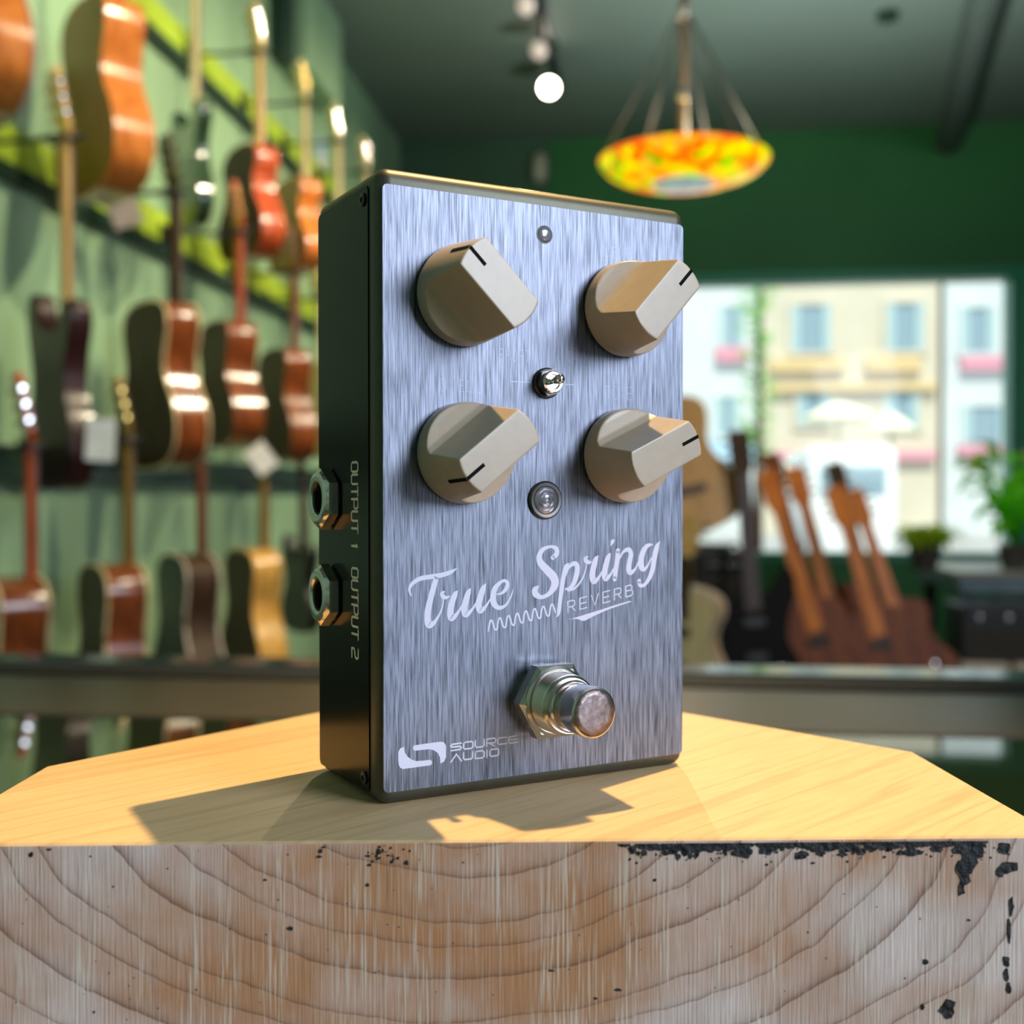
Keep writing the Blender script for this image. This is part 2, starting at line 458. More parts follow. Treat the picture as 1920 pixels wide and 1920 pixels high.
LOGO_TEXT = [[(16.27,9.94,0.13),(14.34,9.89,0.13),(14.09,9.65,0.13),(14.27,9.38,0.13),(16.05,9.36,0.13),(16.27,9.1,0.13),(16.05,8.8,0.13),(14.19,8.74,0.13)],[(16.99,10.0,0.13),(18.43,10.02,0.13),(18.69,9.76,0.13),(18.65,8.92,0.13),(18.36,8.75,0.13),(16.99,8.74,0.13),(16.73,8.99,0.13),(16.73,9.77,0.13),(16.99,10.0,0.13)],[(19.19,10.1,0.13),(19.16,9.06,0.13),(19.45,8.79,0.13),(20.76,8.81,0.13),(21.03,9.02,0.13),(21.03,10.17,0.13)],[(21.57,8.74,0.13),(21.61,10.11,0.13),(23.27,10.14,0.13),(23.49,9.86,0.13),(23.44,9.47,0.13),(23.19,9.29,0.13),(21.79,9.31,0.13)],[(22.23,9.29,0.13),(23.24,8.63,0.13)],[(25.92,10.1,0.13),(24.23,10.07,0.13),(23.93,9.88,0.13),(23.93,9.09,0.13),(24.23,8.86,0.13),(25.87,8.86,0.13)],[(28.25,10.1,0.14),(26.55,10.07,0.13),(26.28,9.9,0.13),(26.28,9.04,0.13),(26.55,8.84,0.13),(28.26,8.9,0.14)],[(26.4,9.47,0.13),(28.25,9.5,0.14)],[(14.12,6.62,0.13),(15.23,7.99,0.13),(16.27,6.64,0.13)],[(16.7,8.09,0.13),(16.7,7.05,0.13),(16.99,6.76,0.13),(18.36,6.78,0.13),(18.58,6.97,0.13),(18.58,8.15,0.13)],[(19.16,8.02,0.13),(20.62,8.06,0.13),(21.03,7.75,0.13),(20.98,6.91,0.13),(20.62,6.71,0.13),(19.16,6.72,0.13),(19.16,8.02,0.13)],[(21.61,8.08,0.13),(21.61,6.71,0.13)],[(22.23,7.89,0.13),(22.45,8.06,0.13),(23.86,8.08,0.13),(24.08,7.86,0.13),(24.08,6.96,0.13),(23.79,6.8,0.13),(22.45,6.77,0.13),(22.23,7.03,0.13),(22.23,7.89,0.13)]]

# ---------------------------------------------------------------- the room
X0, X1, Y0, Y1, H = -1.68, 3.3, -3.2, 7.7, 3.55


def struct(name, bm, m):
    return tag(add_obj(name, bm, m), kind='structure')


struct('floor', boxm((X0 - .2, Y0 - .2, -0.1), (X1 + .2, Y1 + .2, 0)), M['floor'])
struct('ceiling', boxm((X0 - .2, Y0 - .2, H), (X1 + .2, Y1 + .2, H + .15)), M['ceiling'])
struct('wall_left', boxm((X0 - .2, Y0 - .2, 0), (X0, Y1 + .2, H)), M['wall'])
struct('wall_right', boxm((X1, Y0 - .2, 0), (X1 + .2, Y1 + .2, H)), M['backwall'])
struct('wall_front', boxm((X0, Y0 - .2, 0), (X1, Y0, H)), M['wall'])
WX0, WX1, WZ0, WZ1 = -0.15, 2.36, 0.72, 2.62
bw = bmesh.new()
box(bw, (-0.66, Y1, WZ1), (X1, Y1 + .2, H))
box(bw, (-0.66, Y1, 0), (X1, Y1 + .2, WZ0))
box(bw, (-0.66, Y1, WZ0), (WX0, Y1 + .2, WZ1))
box(bw, (WX1, Y1, WZ0), (X1, Y1 + .2, WZ1))
struct('wall_back', bw, M['backwall'])
struct('trim_1', boxm((X0, Y1 - .04, 0), (-0.66, Y1 + .2, H)), M['backwall_pale'])
struct('trim_6', boxm((WX1 + 0.001, Y1 - .06, WZ0), (WX1 + .2, Y1 - 0.001, WZ1), 0.005), M['frame_green'])
# window: frame and pane
wf = bmesh.new()
for lo, hi in (((WX0, Y1 - .03, WZ1 - .07), (WX1, Y1 + .16, WZ1)), ((WX0, Y1 - .03, WZ0), (WX1, Y1 + .16, WZ0 + .06)),
               ((WX0, Y1 - .03, WZ0 + .06), (WX0 + .06, Y1 + .16, WZ1 - .07)), ((WX1 - .05, Y1 - .03, WZ0 + .06), (WX1, Y1 + .16, WZ1 - .07))):
    box(wf, lo, hi, 0.006)
win = struct('window_1', wf, M['frame_green'])


def glass_mat(name, tint, refl):
    m = bpy.data.materials.new(name)
    m.use_nodes = True
    nt = m.node_tree
    N, L = nt.nodes, nt.links
    for n in list(N):
        N.remove(n)
    out = N.new('ShaderNodeOutputMaterial')
    tr = N.new('ShaderNodeBsdfTransparent')
    gl = N.new('ShaderNodeBsdfGlossy')
    gl.inputs['Roughness'].default_value = 0.02
    mx = N.new('ShaderNodeMixShader')
    fr = N.new('ShaderNodeFresnel')
    fr.inputs['IOR'].default_value = 1.18
    nz = N.new('ShaderNodeTexNoise')
    nz.inputs['Scale'].default_value = 1.0
    cr = N.new('ShaderNodeValToRGB')
    cr.color_ramp.elements[0].color = (*[q * .985 for q in tint], 1)
    cr.color_ramp.elements[1].color = (*tint, 1)
    L.new(nz.outputs['Fac'], cr.inputs['Fac'])
    L.new(cr.outputs['Color'], tr.inputs['Color'])
    L.new(fr.outputs[0], mx.inputs[0])
    L.new(tr.outputs[0], mx.inputs[1])
    L.new(gl.outputs[0], mx.inputs[2])
    L.new(mx.outputs[0], out.inputs[0])
    return m


M['glass'] = glass_mat('window_glass', (0.97, 1.0, 0.98), 1)
add_obj('pane', boxm((WX0 + .05, Y1 + .06, WZ0 + .05), (WX1 - .04, Y1 + .066, WZ1 - .06)), M['glass'], win)
struct('trim_2', boxm((X0, 5.1, 3.11), (X0 + .135, 5.7, H), 0.01), M['wall'])
struct('trim_shade', boxm((X0, 4.96, 3.11), (X0 + .075, 5.099, H), 0.004), M['darkrail'])  # dark board added in place of shade on the pilaster's near face
# a boxed duct along the ceiling at the right
dt = tube(bmesh.new(), [(1.30, 4.2, 3.43), (1.55, 5.6, 3.43), (1.86, 7.3, 3.43), (1.92, 7.68, 3.43)], 0.085, 16)
M['duct'] = mat('dark_duct_paint', (0.06, 0.08, 0.07), 0.6)
struct('trim_3', dt, M['duct'])

# rails that carry the guitar hooks
for z, lab in ((2.73, 'lime green painted hanging rail, highest of the three on the left wall'),
               (2.02, 'lime green painted hanging rail, middle one of the three on the left wall'),
               (1.235, 'dark green hanging rail, lowest of the three on the left wall')):
    low = z < 1.5
    r = empty('hanging_rail', (X0, 4.0, z))
    tag(r, lab, 'rail', 'rails that carry the guitars')
    board = boxm((0.0, -2.9, 0.0), (0.022, 3.6, 0.105 if not low else 0.05), 0.002)
    add_obj('board', board, M['lime'] if not low else M['darkrail'], r)
    add_obj('lower_strip', boxm((0.0, -2.9, -0.045), (0.034, 3.6, -0.0005), 0.002), M['darkrail'], r)

# ---------------------------------------------------------------- guitars
# outline of half a body: (height as a share of body length, half width in metres)
AC = [(0.0, 0.03), (0.008, 0.085), (0.04, 0.138), (0.11, 0.178), (0.2, 0.193), (0.3, 0.190), (0.4, 0.168), (0.5, 0.136), (0.58, 0.121),
      (0.66, 0.121), (0.75, 0.134), (0.84, 0.142), (0.91, 0.136), (0.96, 0.112), (0.99, 0.07), (1.0, 0.03)]
LP = [(0.0, 0.03), (0.01, 0.08), (0.05, 0.125), (0.14, 0.158), (0.26, 0.165), (0.38, 0.148), (0.5, 0.118), (0.6, 0.103), (0.7, 0.106),
      (0.8, 0.122), (0.88, 0.122), (0.95, 0.10), (0.99, 0.055), (1.0, 0.03)]
ST = [(0.0, 0.03), (0.01, 0.085), (0.05, 0.13), (0.13, 0.155), (0.24, 0.158), (0.36, 0.142), (0.48, 0.115), (0.58, 0.108), (0.68, 0.118),
      (0.80, 0.136), (0.92, 0.146), (1.0, 0.142), (1.05, 0.125), (1.03, 0.105), (0.93, 0.088), (0.86, 0.06), (0.84, 0.03)]


def outline(kind):
    half = {'acoustic': AC, 'single': LP, 'double': ST}[kind]
    h = catmull(half, 3)
    left = [(-w, t) for t, w in h]
    if kind == 'double':   # the far horn is shorter
        left = [(u, t if t < 0.7 else 0.7 + (t - 0.7) * 0.72) for u, t in left]
    right = [(w, t) for t, w in h]
    return right + left[::-1]


def make_guitar(kind, top_m, side_m, back_m, neck_m, bind_m=None, tuner='chrome', L=0.48, neck=0.36, head=0.16, thick=None,
                board_m='rosewood', guard=None, scale=1.0):
    """stands on its body's end at the origin, headstock up, front towards +x"""
    g = empty('acoustic_guitar' if kind == 'acoustic' else 'electric_guitar')
    T = thick or (0.105 if kind == 'acoustic' else 0.045)
    ol_ = [(u * scale, t * L) for u, t in outline(kind)]
    f = lambda u, v, t: Vector((t, u, v))
    bm = prism(bmesh.new(), ol_, f, -T / 2, T / 2)
    es = [e for e in bm.edges if abs(e.verts[0].co.x - e.verts[1].co.x) < 1e-6]
    bmesh.ops.bevel(bm, geom=es, offset=0.004 if kind == 'acoustic' else 0.009, segments=3, profile=0.5, affect='EDGES')
    add_obj('body', bm, M[side_m], g, True, 0.5)
    inset = [(u * 0.965, L * 0.5 + (v - L * 0.5) * 0.97) for u, v in ol_]
    add_obj('soundboard', prism(bmesh.new(), inset, f, T / 2 - 0.001, T / 2 + 0.0012), M[top_m], g)
    add_obj('back', prism(bmesh.new(), inset, f, -T / 2 - 0.0012, -T / 2 + 0.001), M[back_m], g)
    if bind_m:
        bb_ = bmesh.new()
        for t in (-T / 2 + 0.002, T / 2 - 0.002):
            pts = [f(u * 1.003, v, t) for u, v in ol_]
            tube(bb_, pts + [pts[0]], 0.0042, 6)
        add_obj('binding', bb_, M[bind_m], g, True)
    zb = L * (0.98 if kind != 'double' else 0.86)
    zn = L + neck
    nk = bmesh.new()
    for k, (z, w) in enumerate(((zb - 0.06, 0.028), (zn, 0.022))):
        for a in range(9):
            an = PI * a / 8
            nk.verts.new(Vector((T / 2 - 0.004 - 0.020 * math.sin(an), w * math.cos(an), z)))
    nk.verts.ensure_lookup_table()
    for a in range(8):
        nk.faces.new([nk.verts[q] for q in (a, a + 1, a + 10, a + 9)])
    nk.faces.new([nk.verts[q] for q in range(9)])
    nk.faces.new([nk.verts[q] for q in range(9, 18)])
    nk.faces.new([nk.verts[q] for q in (0, 8, 17, 9)])
    add_obj('neck', nk, M[neck_m], g, True, 0.9)
    fb = prism(bmesh.new(), [(-0.028, L * 0.74), (0.028, L * 0.74), (0.0215, zn), (-0.0215, zn)], f, T / 2 - 0.0035, T / 2 + 0.0035)
    add_obj('fretboard', fb, M[board_m], g)
    hd = prism(bmesh.new(), [(-0.022, zn), (0.022, zn), (0.034, zn + 0.03), (0.036, zn + head * 0.8), (0.026, zn + head),
                             (0.0, zn + head * 0.94), (-0.026, zn + head), (-0.036, zn + head * 0.8), (-0.034, zn + 0.03)],
               lambda u, v, t: Vector((t - (v - zn) * 0.2, u, v)), T / 2 - 0.013, T / 2 + 0.001)
    hs = add_obj('headstock', hd, M[neck_m], g)
    for s in (-1, 1):
        for k in range(3):
            z = zn + head * (0.30 + 0.22 * k)
            x = T / 2 - 0.006 - (z - zn) * 0.2
            b_ = lathe(bmesh.new(), [(0.0, -0.019), (0.0075, -0.018), (0.0085, -0.012), (0.003, -0.009), (0.003, 0.0), (0.0065, 0.0005), (0.0065, 0.008), (0, 0.008)],
                       10, 'y-' if s > 0 else 'y', (0, 0, 0))
            bmesh.ops.translate(b_, verts=b_.verts, vec=Vector((0, 0, 0)))
            o = add_obj('tuning_peg', b_, M[tuner], hs, True, 0.6)
            o.location = (x - 0.006, s * 0.040, z)
            if s > 0:
                o.rotation_euler = (0, 0, 0)
    if kind == 'acoustic':
        add_obj('sound_hole', lathe(bmesh.new(), [(0.054, 0.0), (0.054, 0.0016), (0.049, 0.0018), (0.049, 0.0008), (0, 0.0008)], 24, 'x', (T / 2 + 0.0006, 0, L * 0.66)),
                M['black'], g)
        add_obj('bridge', boxm((T / 2, -0.075, L * 0.27), (T / 2 + 0.009, 0.075, L * 0.27 + 0.03), 0.003), M['rosewood'], g)
    else:
        for z in (0.36, 0.62):
            add_obj('pickup', boxm((T / 2, -0.036, L * z), (T / 2 + 0.008, 0.036, L * z + 0.03), 0.003), M['black'], g)
        add_obj('bridge', boxm((T / 2, -0.042, L * 0.2), (T / 2 + 0.012, 0.042, L * 0.2 + 0.025), 0.003), M['chrome'], g)
        for k in range(2):
            o = add_obj('control_knob', lathe(bmesh.new(), [(0.011, 0), (0.010, 0.014), (0, 0.015)], 14, 'x', (T / 2, 0.07 + 0.012 * k, L * (0.3 - 0.13 * k))),
                        M[tuner], g, True, 0.6)
    if guard:
        pg = prism(bmesh.new(), [(0.02, L * .28), (0.1, L * .25), (0.11, L * .42), (0.075, L * .55), (0.075, L * .78), (0.03, L * .8)], f, T / 2 + 0.001, T / 2 + 0.003)
        add_obj('pickguard', pg, M[guard], g)
    add_obj('strap_button', lathe(bmesh.new(), [(0.004, 0), (0.004, 0.008), (0.008, 0.010), (0.008, 0.013), (0, 0.013)], 12, 'z', (0, 0, -0.0125)), M[tuner], g, True, 0.6)
    return g


XG = -1.43
# y, body bottom z, body length, nut z, front azimuth (deg), and the look
WALL = [
    (2.30, 1.95, .50, 2.50, 52, 'acoustic', dict(top_m='tan', side_m='orange', back_m='orange', neck_m='mahogany', bind_m='ivory'),
     'orange acoustic guitar with pale binding, nearest of the upper row'),
    (2.88, 1.935, .51, 2.79, 50, 'acoustic', dict(top_m='tan', side_m='orange', back_m='olive', neck_m='orange'),
     'acoustic guitar with glossy orange sides and olive brown back, high on the left wall'),
    (3.47, 1.985, .39, 2.78, 38, 'double', dict(top_m='darkgreen', side_m='darkgreen', back_m='darkgreen', neck_m='palemaple', scale=1.1),
     'dark green electric guitar with a pale maple neck in the upper row'),
    (4.01, 2.00, .41, 2.765, 46, 'single', dict(top_m='red', side_m='redwood', back_m='walnut', neck_m='maple', thick=0.09, scale=1.1),
     'red sided electric guitar with dark brown back and maple neck, upper row'),
    (4.56, 2.06, .38, 2.77, 42, 'single', dict(top_m='honey', side_m='orange', back_m='olive', neck_m='palemaple', thick=0.09, tuner='gold', scale=1.15),
     'honey coloured guitar with pale neck beside the black side of the pedal, upper row'),
    (5.11, 2.05, .41, 2.775, 42, 'single', dict(top_m='honey', side_m='honey', back_m='honey', neck_m='palemaple', thick=0.06),
     'honey guitar of which the pale neck and head show above the pedal corner'),
    (5.64, 2.09, .42, 2.79, 42, 'single', dict(top_m='tan', side_m='tan', back_m='tan', neck_m='palemaple', thick=0.06),
     'farthest guitar of the upper row, its pale head just over the pedal'),
    (2.65, 1.165, .47, 2.03, 46, 'double', dict(top_m='burgundy', side_m='burgundy', back_m='burgundy', neck_m='maple', thick=0.055, scale=1.1),
     'dark burgundy electric guitar with bright amber maple neck, middle row'),
    (3.24, 1.23, .49, 2.06, 50, 'acoustic', dict(top_m='tan', side_m='mahogany', back_m='walnut', neck_m='walnut', bind_m='cream'),
     'dark backed acoustic guitar with gold cream binding, middle row'),
    (3.78, 1.315, .43, 2.065, 42, 'acoustic', dict(top_m='walnut', side_m='mahogany', back_m='walnut', neck_m='redwood', tuner='gold'),
     'small dark guitar with glossy brown sides behind the cream bound acoustic'),
    (4.39, 1.28, .45, 2.05, 42, 'acoustic', dict(top_m='walnut', side_m='mahogany', back_m='walnut', neck_m='mahogany'),
     'dark guitar with red brown sides next to the pedal, middle row'),
    (4.86, 1.32, .41, 2.02, 42, 'single', dict(top_m='honey', side_m='honey', back_m='honey', neck_m='palemaple', tuner='gold'),
     'yellow honey guitar half hidden by the pedal, middle row'),
    (2.43, 0.54, .43, 1.27, 42, 'acoustic', dict(top_m='tan', side_m='mahogany', back_m='mahogany', neck_m='redwood', bind_m='cream'),
     'red brown guitar with cream binding, nearest of the lowest row'),
    (2.92, 0.47, .50, 1.31, 42, 'acoustic', dict(top_m='tan', side_m='mahogany', back_m='walnut', neck_m='olive', bind_m='cream', tuner='gold'),
     'acoustic guitar with cream binding and gold tuners above the counter edge'),
    (3.43, 0.45, .52, 1.29, 42, 'acoustic', dict(top_m='blacklac', side_m='walnut', back_m='blacklac', neck_m='mahogany', bind_m='ivory'),
     'black acoustic guitar with wide pale binding, lowest row'),
    (4.02, 0.44, .52, 1.24, 42, 'acoustic', dict(top_m='walnut', side_m='honey', back_m='walnut', neck_m='olive', bind_m='honey'),
     'dark guitar with honey coloured sides, lowest row'),
    (4.59, 0.59, .38, 1.21, 40, 'double', dict(top_m='blacklac', side_m='blacklac', back_m='blacklac', neck_m='rosewood', guard='red'),
     'black electric guitar beside the upper output jack, lowest row'),
]


def hanger(nx, ny, z, az):
    """a swivelled yoke round the neck at (nx, ny, z) and an arm back to the wall"""
    h = empty('guitar_hanger', (nx, ny, z))
    r = Matrix.Rotation(az, 3, 'Z')
    yk = tube(bmesh.new(), [tuple(r @ Vector(q)) for q in ((0.03, -0.037, 0.006), (-0.02, -0.037, 0.0), (-0.038, -0.022, 0.0), (-0.038, 0.022, 0.0),
                                                           (-0.02, 0.037, 0.0), (0.03, 0.037, 0.006))], 0.007, 8)
    add_obj('yoke', yk, M['black'], h, True)
    e = r @ Vector((-0.044, 0, 0))
    add_obj('arm', tube(bmesh.new(), [tuple(e), (e.x - 0.03, e.y, -0.006), (X0 + 0.032 - nx, e.y, -0.006)], 0.007, 8), M['blackmetal'], h, True)
    add_obj('mounting_plate', boxm((X0 + 0.0225 - nx, e.y - 0.03, -0.04), (X0 + 0.034 - nx, e.y + 0.03, 0.03), 0.002), M['black'], h)
    return h


for y, zb, L, zn, az, kind, look, lab in WALL:
    g = make_guitar(kind, L=L, neck=zn - zb - L, **look)
    g.location = (XG, y, zb)
    g.rotation_euler = (0, 0, math.radians(az))
    tag(g, lab, 'guitar', 'guitars hanging on the left wall')
    T = look.get('thick') or (0.105 if kind == 'acoustic' else 0.045)
    a_ = math.radians(az)
    h = hanger(XG + math.cos(a_) * (T / 2 - 0.01), y + math.sin(a_) * (T / 2 - 0.01), zn - 0.010, a_)
    tag(h, 'black wall hook holding the ' + ' '.join(lab.split(',')[0].split()[:11]), 'guitar hook', 'hooks on the rails')


def price_tag(loc, w, h, rot, lab, m):
    t = empty('price_tag', loc, rot)
    add_obj('card', boxm((-w / 2, -0.001, -h / 2), (w / 2, 0.001, h / 2), 0.0004), m, t)
    add_obj('string', tube(bmesh.new(), [(0, 0, h / 2 - 0.008), (0.004, 0.003, h / 2 + 0.05)], 0.0012, 6), M['black'], t)
    tag(t, lab, 'price tag', 'price tags on the guitars')


price_tag((-1.25, 2.50, 1.28), 0.066, 0.098, (0, 0.06, 0.2), 'cream white price tag beside the dark burgundy electric guitar', M['white'])
price_tag((-1.27, 3.66, 1.275), 0.075, 0.095, (0, -0.65, 0.2), 'tilted cream white price tag under the small dark guitar', M['white'])
M['dimcard'] = mat('pinkish_grey_card', (0.36, 0.30, 0.27), 0.6)
price_tag((-1.50, 3.15, 1.975), 0.085, 0.10, (0, -0.35, 0.2), 'pinkish grey price tag hanging over the lime rail', M['dimcard'])
M['bluecard'] = mat('pale_blue_card', (0.42, 0.58, 0.80), 0.5)
bc = empty('wall_card', (X0 + 0.002, 5.78, 2.92))
add_obj('card', boxm((-0.0015, -0.06, -0.10), (0.0015, 0.06, 0.08), 0.0005), M['bluecard'], bc)
add_obj('white_strip', boxm((0.0015, -0.055, -0.09), (0.0022, 0.055, -0.02), 0.0002), M['white'], bc)
tag(bc, 'pale blue and white card fixed to the wall near the pedal corner', 'card')

# ---------------------------------------------------------------- the counter the block stands on


def counter_glass():
    m = bpy.data.materials.new('dark_counter_glass')
    nt, b = nodes_of(m)
    N, L = nt.nodes, nt.links
    nz = N.new('ShaderNodeTexNoise')
    nz.inputs['Scale'].default_value = 3
    cr = N.new('ShaderNodeValToRGB')
    cr.color_ramp.elements[0].color = (0.004, 0.008, 0.004, 1)
    cr.color_ramp.elements[1].color = (0.008, 0.014, 0.008, 1)
    L.new(nz.outputs['Fac'], cr.inputs['Fac'])
    L.new(cr.outputs['Color'], b.inputs['Base Color'])
    b.inputs['Roughness'].default_value = 0.015
    b.inputs['IOR'].default_value = 1.7
    return m


M['counterglass'] = counter_glass()
M['matteblack'] = mat('matte_black_finish', (0.008, 0.007, 0.007), 0.7)
M['matteblack'].node_tree.nodes['Principled BSDF'].inputs['Specular IOR Level'].default_value = 0.15
M['counterframe'] = mat('dark_anodised_frame', (0.055, 0.046, 0.040), 0.33, 0.6, var=0.08, scale=60)
M['glassedge'] = mat('pale_green_glass_edge', (0.06, 0.085, 0.07), 0.12, var=0.08)
ct = empty('shop_counter', (0.4, 0.6, 0))
tag(ct, 'glass topped shop counter with dark metal frame under the wooden block', 'counter')
CZ = COUNTER_Z


def cbox(lo, hi, bev=0.002):
    return boxm((lo[0] - .4, lo[1] - .6, lo[2]), (hi[0] - .4, hi[1] - .6, hi[2]), bev)


add_obj('glass_top', cbox((-1.15, -0.25, CZ - 0.012), (2.2, 0.765, CZ)), M['counterglass'], ct)
add_obj('frame_strip', cbox((-1.15, 0.766, CZ - 0.03), (2.2, 0.93, CZ + 0.0012)), M['counterframe'], ct)
add_obj('raised_edge', cbox((-1.15, 0.931, CZ - 0.03), (2.2, 0.985, CZ + 0.003), 0.001), M['matteblack'], ct)
add_obj('edge_glass', cbox((-1.15, 0.986, CZ - 0.03), (2.2, 1.035, CZ + 0.005), 0.001), M['glassedge'], ct)
add_obj('cabinet_body', cbox((-1.1, -0.2, 0.08), (2.15, 1.0, CZ - 0.03)), M['darkrail'], ct)
add_obj('plinth', cbox((-1.05, -0.15, 0.0), (2.1, 0.95, 0.08)), M['black'], ct)

# ---------------------------------------------------------------- pendant lamp


def stained():
    m = bpy.data.materials.new('stained_glass')
    nt, b = nodes_of(m)
    N, L = nt.nodes, nt.links
    tc = N.new('ShaderNodeTexCoord')
    vo = N.new('ShaderNodeTexVoronoi')
    vo.inputs['Scale'].default_value = 30
    L.new(tc.outputs['Object'], vo.inputs['Vector'])
    sc = N.new('ShaderNodeSeparateColor')
    L.new(vo.outputs['Color'], sc.inputs[0])
    cr = N.new('ShaderNodeValToRGB')
    cr.color_ramp.interpolation = 'CONSTANT'
    e = cr.color_ramp.elements
    e[0].position = 0
    e[0].color = (1.0, 0.13, 0.0, 1)
    e[1].position = 0.27
    e[1].color = (1.0, 0.30, 0.0, 1)
    for p, c in ((0.45, (0.95, 0.62, 0.0, 1)), (0.60, (0.55, 0.75, 0.0, 1)), (0.76, (0.10, 0.42, 0.0, 1)), (0.88, (1.0, 0.36, 0.02, 1))):
        q = e.new(p)
        q.color = c
    L.new(sc.outputs[0], cr.inputs['Fac'])
    L.new(cr.outputs['Color'], b.inputs['Base Color'])
    L.new(cr.outputs['Color'], b.inputs['Emission Color'])
    b.inputs['Emission Strength'].default_value = 1.25
    b.inputs['Roughness'].default_value = 0.25
    return m


M['stained'] = stained()
M['palestained'] = mat('pale_stained_glass', (0.42, 0.58, 0.55), 0.25, var=0.35, scale=45, emit=0.55)
px_, py_, pz_ = 0.096, 3.2, 2.072
pen = empty('pendant_lamp', (px_, py_, pz_))
tag(pen, 'hanging bowl lamp of orange, yellow and green stained glass', 'pendant lamp')
bp_ = []
for k in range(13):
    a = PI / 2 * k / 12
    bp_.append((0.226 * math.sin(a), -0.068 * math.cos(a)))
inner = [(r * 0.97, h + 0.006) for r, h in reversed(bp_)]
add_obj('glass_bowl', lathe(bmesh.new(), bp_[3:] + inner[:10], 48, 'z', cap=False), M['stained'], pen, True)
add_obj('centre_glass', lathe(bmesh.new(), bp_[:4] + [(r * .97, h + .006) for r, h in reversed(bp_[:4])], 48, 'z', cap=False), M['palestained'], pen, True)
add_obj('rim_band', lathe(bmesh.new(), [(0.224, -0.008), (0.232, -0.003), (0.233, 0.003), (0.228, 0.006), (0.221, 0.002)], 48, 'z', cap=False), M['stained'], pen, True)
M['oldbrass'] = mat('aged_brass_rod', (0.13, 0.10, 0.075), 0.55, 0.2)
add_obj('stem', tube(bmesh.new(), [(0, 0, -0.06), (0, 0, H - pz_)], 0.012, 12), M['oldbrass'], pen, True)
for z in (0.18, 0.40):
    add_obj('stem_ball', lathe(bmesh.new(), [(0.0, -0.02), (0.012, -0.016), (0.02, 0), (0.012, 0.016), (0, 0.02)], 16, 'z', (0, 0, z)), M['nickel'], pen, True)
add_obj('ceiling_rose', lathe(bmesh.new(), [(0.07, 0), (0.05, -0.03), (0.015, -0.04)], 24, 'z', (0, 0, H - pz_)), M['oldbrass'], pen, True)
M['rod'] = mat('grey_steel_rod', (0.07, 0.068, 0.065), 0.6, 0.0)
for k in range(6):
    a = math.radians(6 + 60 * k)
    add_obj('hanging_rod', tube(bmesh.new(), [(0.228 * math.cos(a), 0.228 * math.sin(a), 0.004), (0.016 * math.cos(a), 0.016 * math.sin(a), 0.40)], 0.0030, 8),
            M['rod'], pen, True)
pl_ = bpy.data.lights.new('pendant_bulb', 'POINT')
pl_.energy = 7
pl_.color = (0.93, 1.0, 0.92)
pl_.shadow_soft_size = 0.04
po = bpy.data.objects.new('pendant_bulb', pl_)
COL.objects.link(po)
po.location = (px_ + 0.09, py_ + 0.05, pz_ + 0.02)

# ---------------------------------------------------------------- track lights
tr = empty('lighting_track', (-0.52, 5.2, H))
add_obj('track_bar', boxm((-0.018, -1.4, -0.03), (0.018, 1.5, 0.0), 0.002), M['black'], tr)
add_obj('feed_box', boxm((-0.03, -1.5, -0.045), (0.03, -1.38, 0.0), 0.004), M['black'], tr)
tag(tr, 'black lighting track on the dark ceiling', 'lighting track')
M['litface'] = mat('lit_lamp_glass', (1.0, 0.90, 0.72), 0.4, var=0.02, emit=22)
M['palelens'] = mat('pale_lamp_reflector', (0.75, 0.62, 0.55), 0.25, 0.3, emit=0.5)
for x, y, z, lit, lab in ((-0.535, 6.2, 3.36, True, 'track spotlight shining bright towards the room'),
                          (-0.545, 5.7, 3.37, False, 'dim track spotlight between the bright one and the ceiling front'),
                          (-0.56, 5.22, 3.39, False, 'dim track spotlight nearest the camera')):
    s = empty('track_spotlight', (x, y, z))
    add_obj('arm', tube(bmesh.new(), [(0.015, 0.03, H - z - 0.0315), (0.015, 0.03, 0.0)], 0.012, 8), M['black'], s, True)
    d = Vector((0.05, -1, -0.42)).normalized() if lit else Vector((-0.35, -0.85, -0.45)).normalized()
    q = d.to_track_quat('-Z', 'Y').to_matrix().to_4x4()
    hb_ = lathe(bmesh.new(), [(0.0, 0.16), (0.04, 0.15), (0.050, 0.10), (0.056, 0.0), (0.052, 0.0), (0.048, 0.02), (0, 0.02)], 24)
    hb_.transform(q)
    add_obj('head', hb_, M['black'], s, True, 0.6)
    ln_ = lathe(bmesh.new(), [(0.048, 0.004), (0.03, -0.004), (0, -0.008)], 24)
    ln_.transform(q)
    add_obj('lens', ln_, M['litface'] if lit else M['palelens'], s, True)
    tag(s, lab, 'spotlight', 'spotlights on the track')
light('track_spot_light', 'SPOT', (-0.53, 6.05, 3.30), (0.05, 0.2, 1.1), 330, (1.0, 0.80, 0.52), 0.04, 0.6, 0.5)

# small things on ceiling and back wall
sd = empty('smoke_detector', (1.18, 5.9, H))
add_obj('housing', lathe(bmesh.new(), [(0.055, 0), (0.052, -0.03), (0.03, -0.045), (0, -0.046)], 24), M['darkrail'], sd, True, 0.6)
add_obj('vent_ring', lathe(bmesh.new(), [(0.057, -0.01), (0.057, -0.016), (0.05, -0.016)], 24), M['black'], sd, True, 0.6)
tag(sd, 'small dark round smoke detector on the ceiling', 'smoke detector')
wl = empty('wall_lamp', (-0.716, Y1 - 0.04, 3.33))
add_obj('wall_plate', boxm((-0.03, -0.02, -0.05), (0.03, 0.0, 0.05), 0.004), M['blackmetal'], wl)
M['frosted'] = mat('frosted_lamp_glass', (0.50, 0.46, 0.34), 0.4)
add_obj('lamp_shade', lathe(bmesh.new(), [(0.0, -0.10), (0.04, -0.09), (0.05, -0.02), (0.045, 0.07), (0.02, 0.09), (0, 0.09)], 20, 'z', (0, -0.075, 0)), M['frosted'], wl, True)
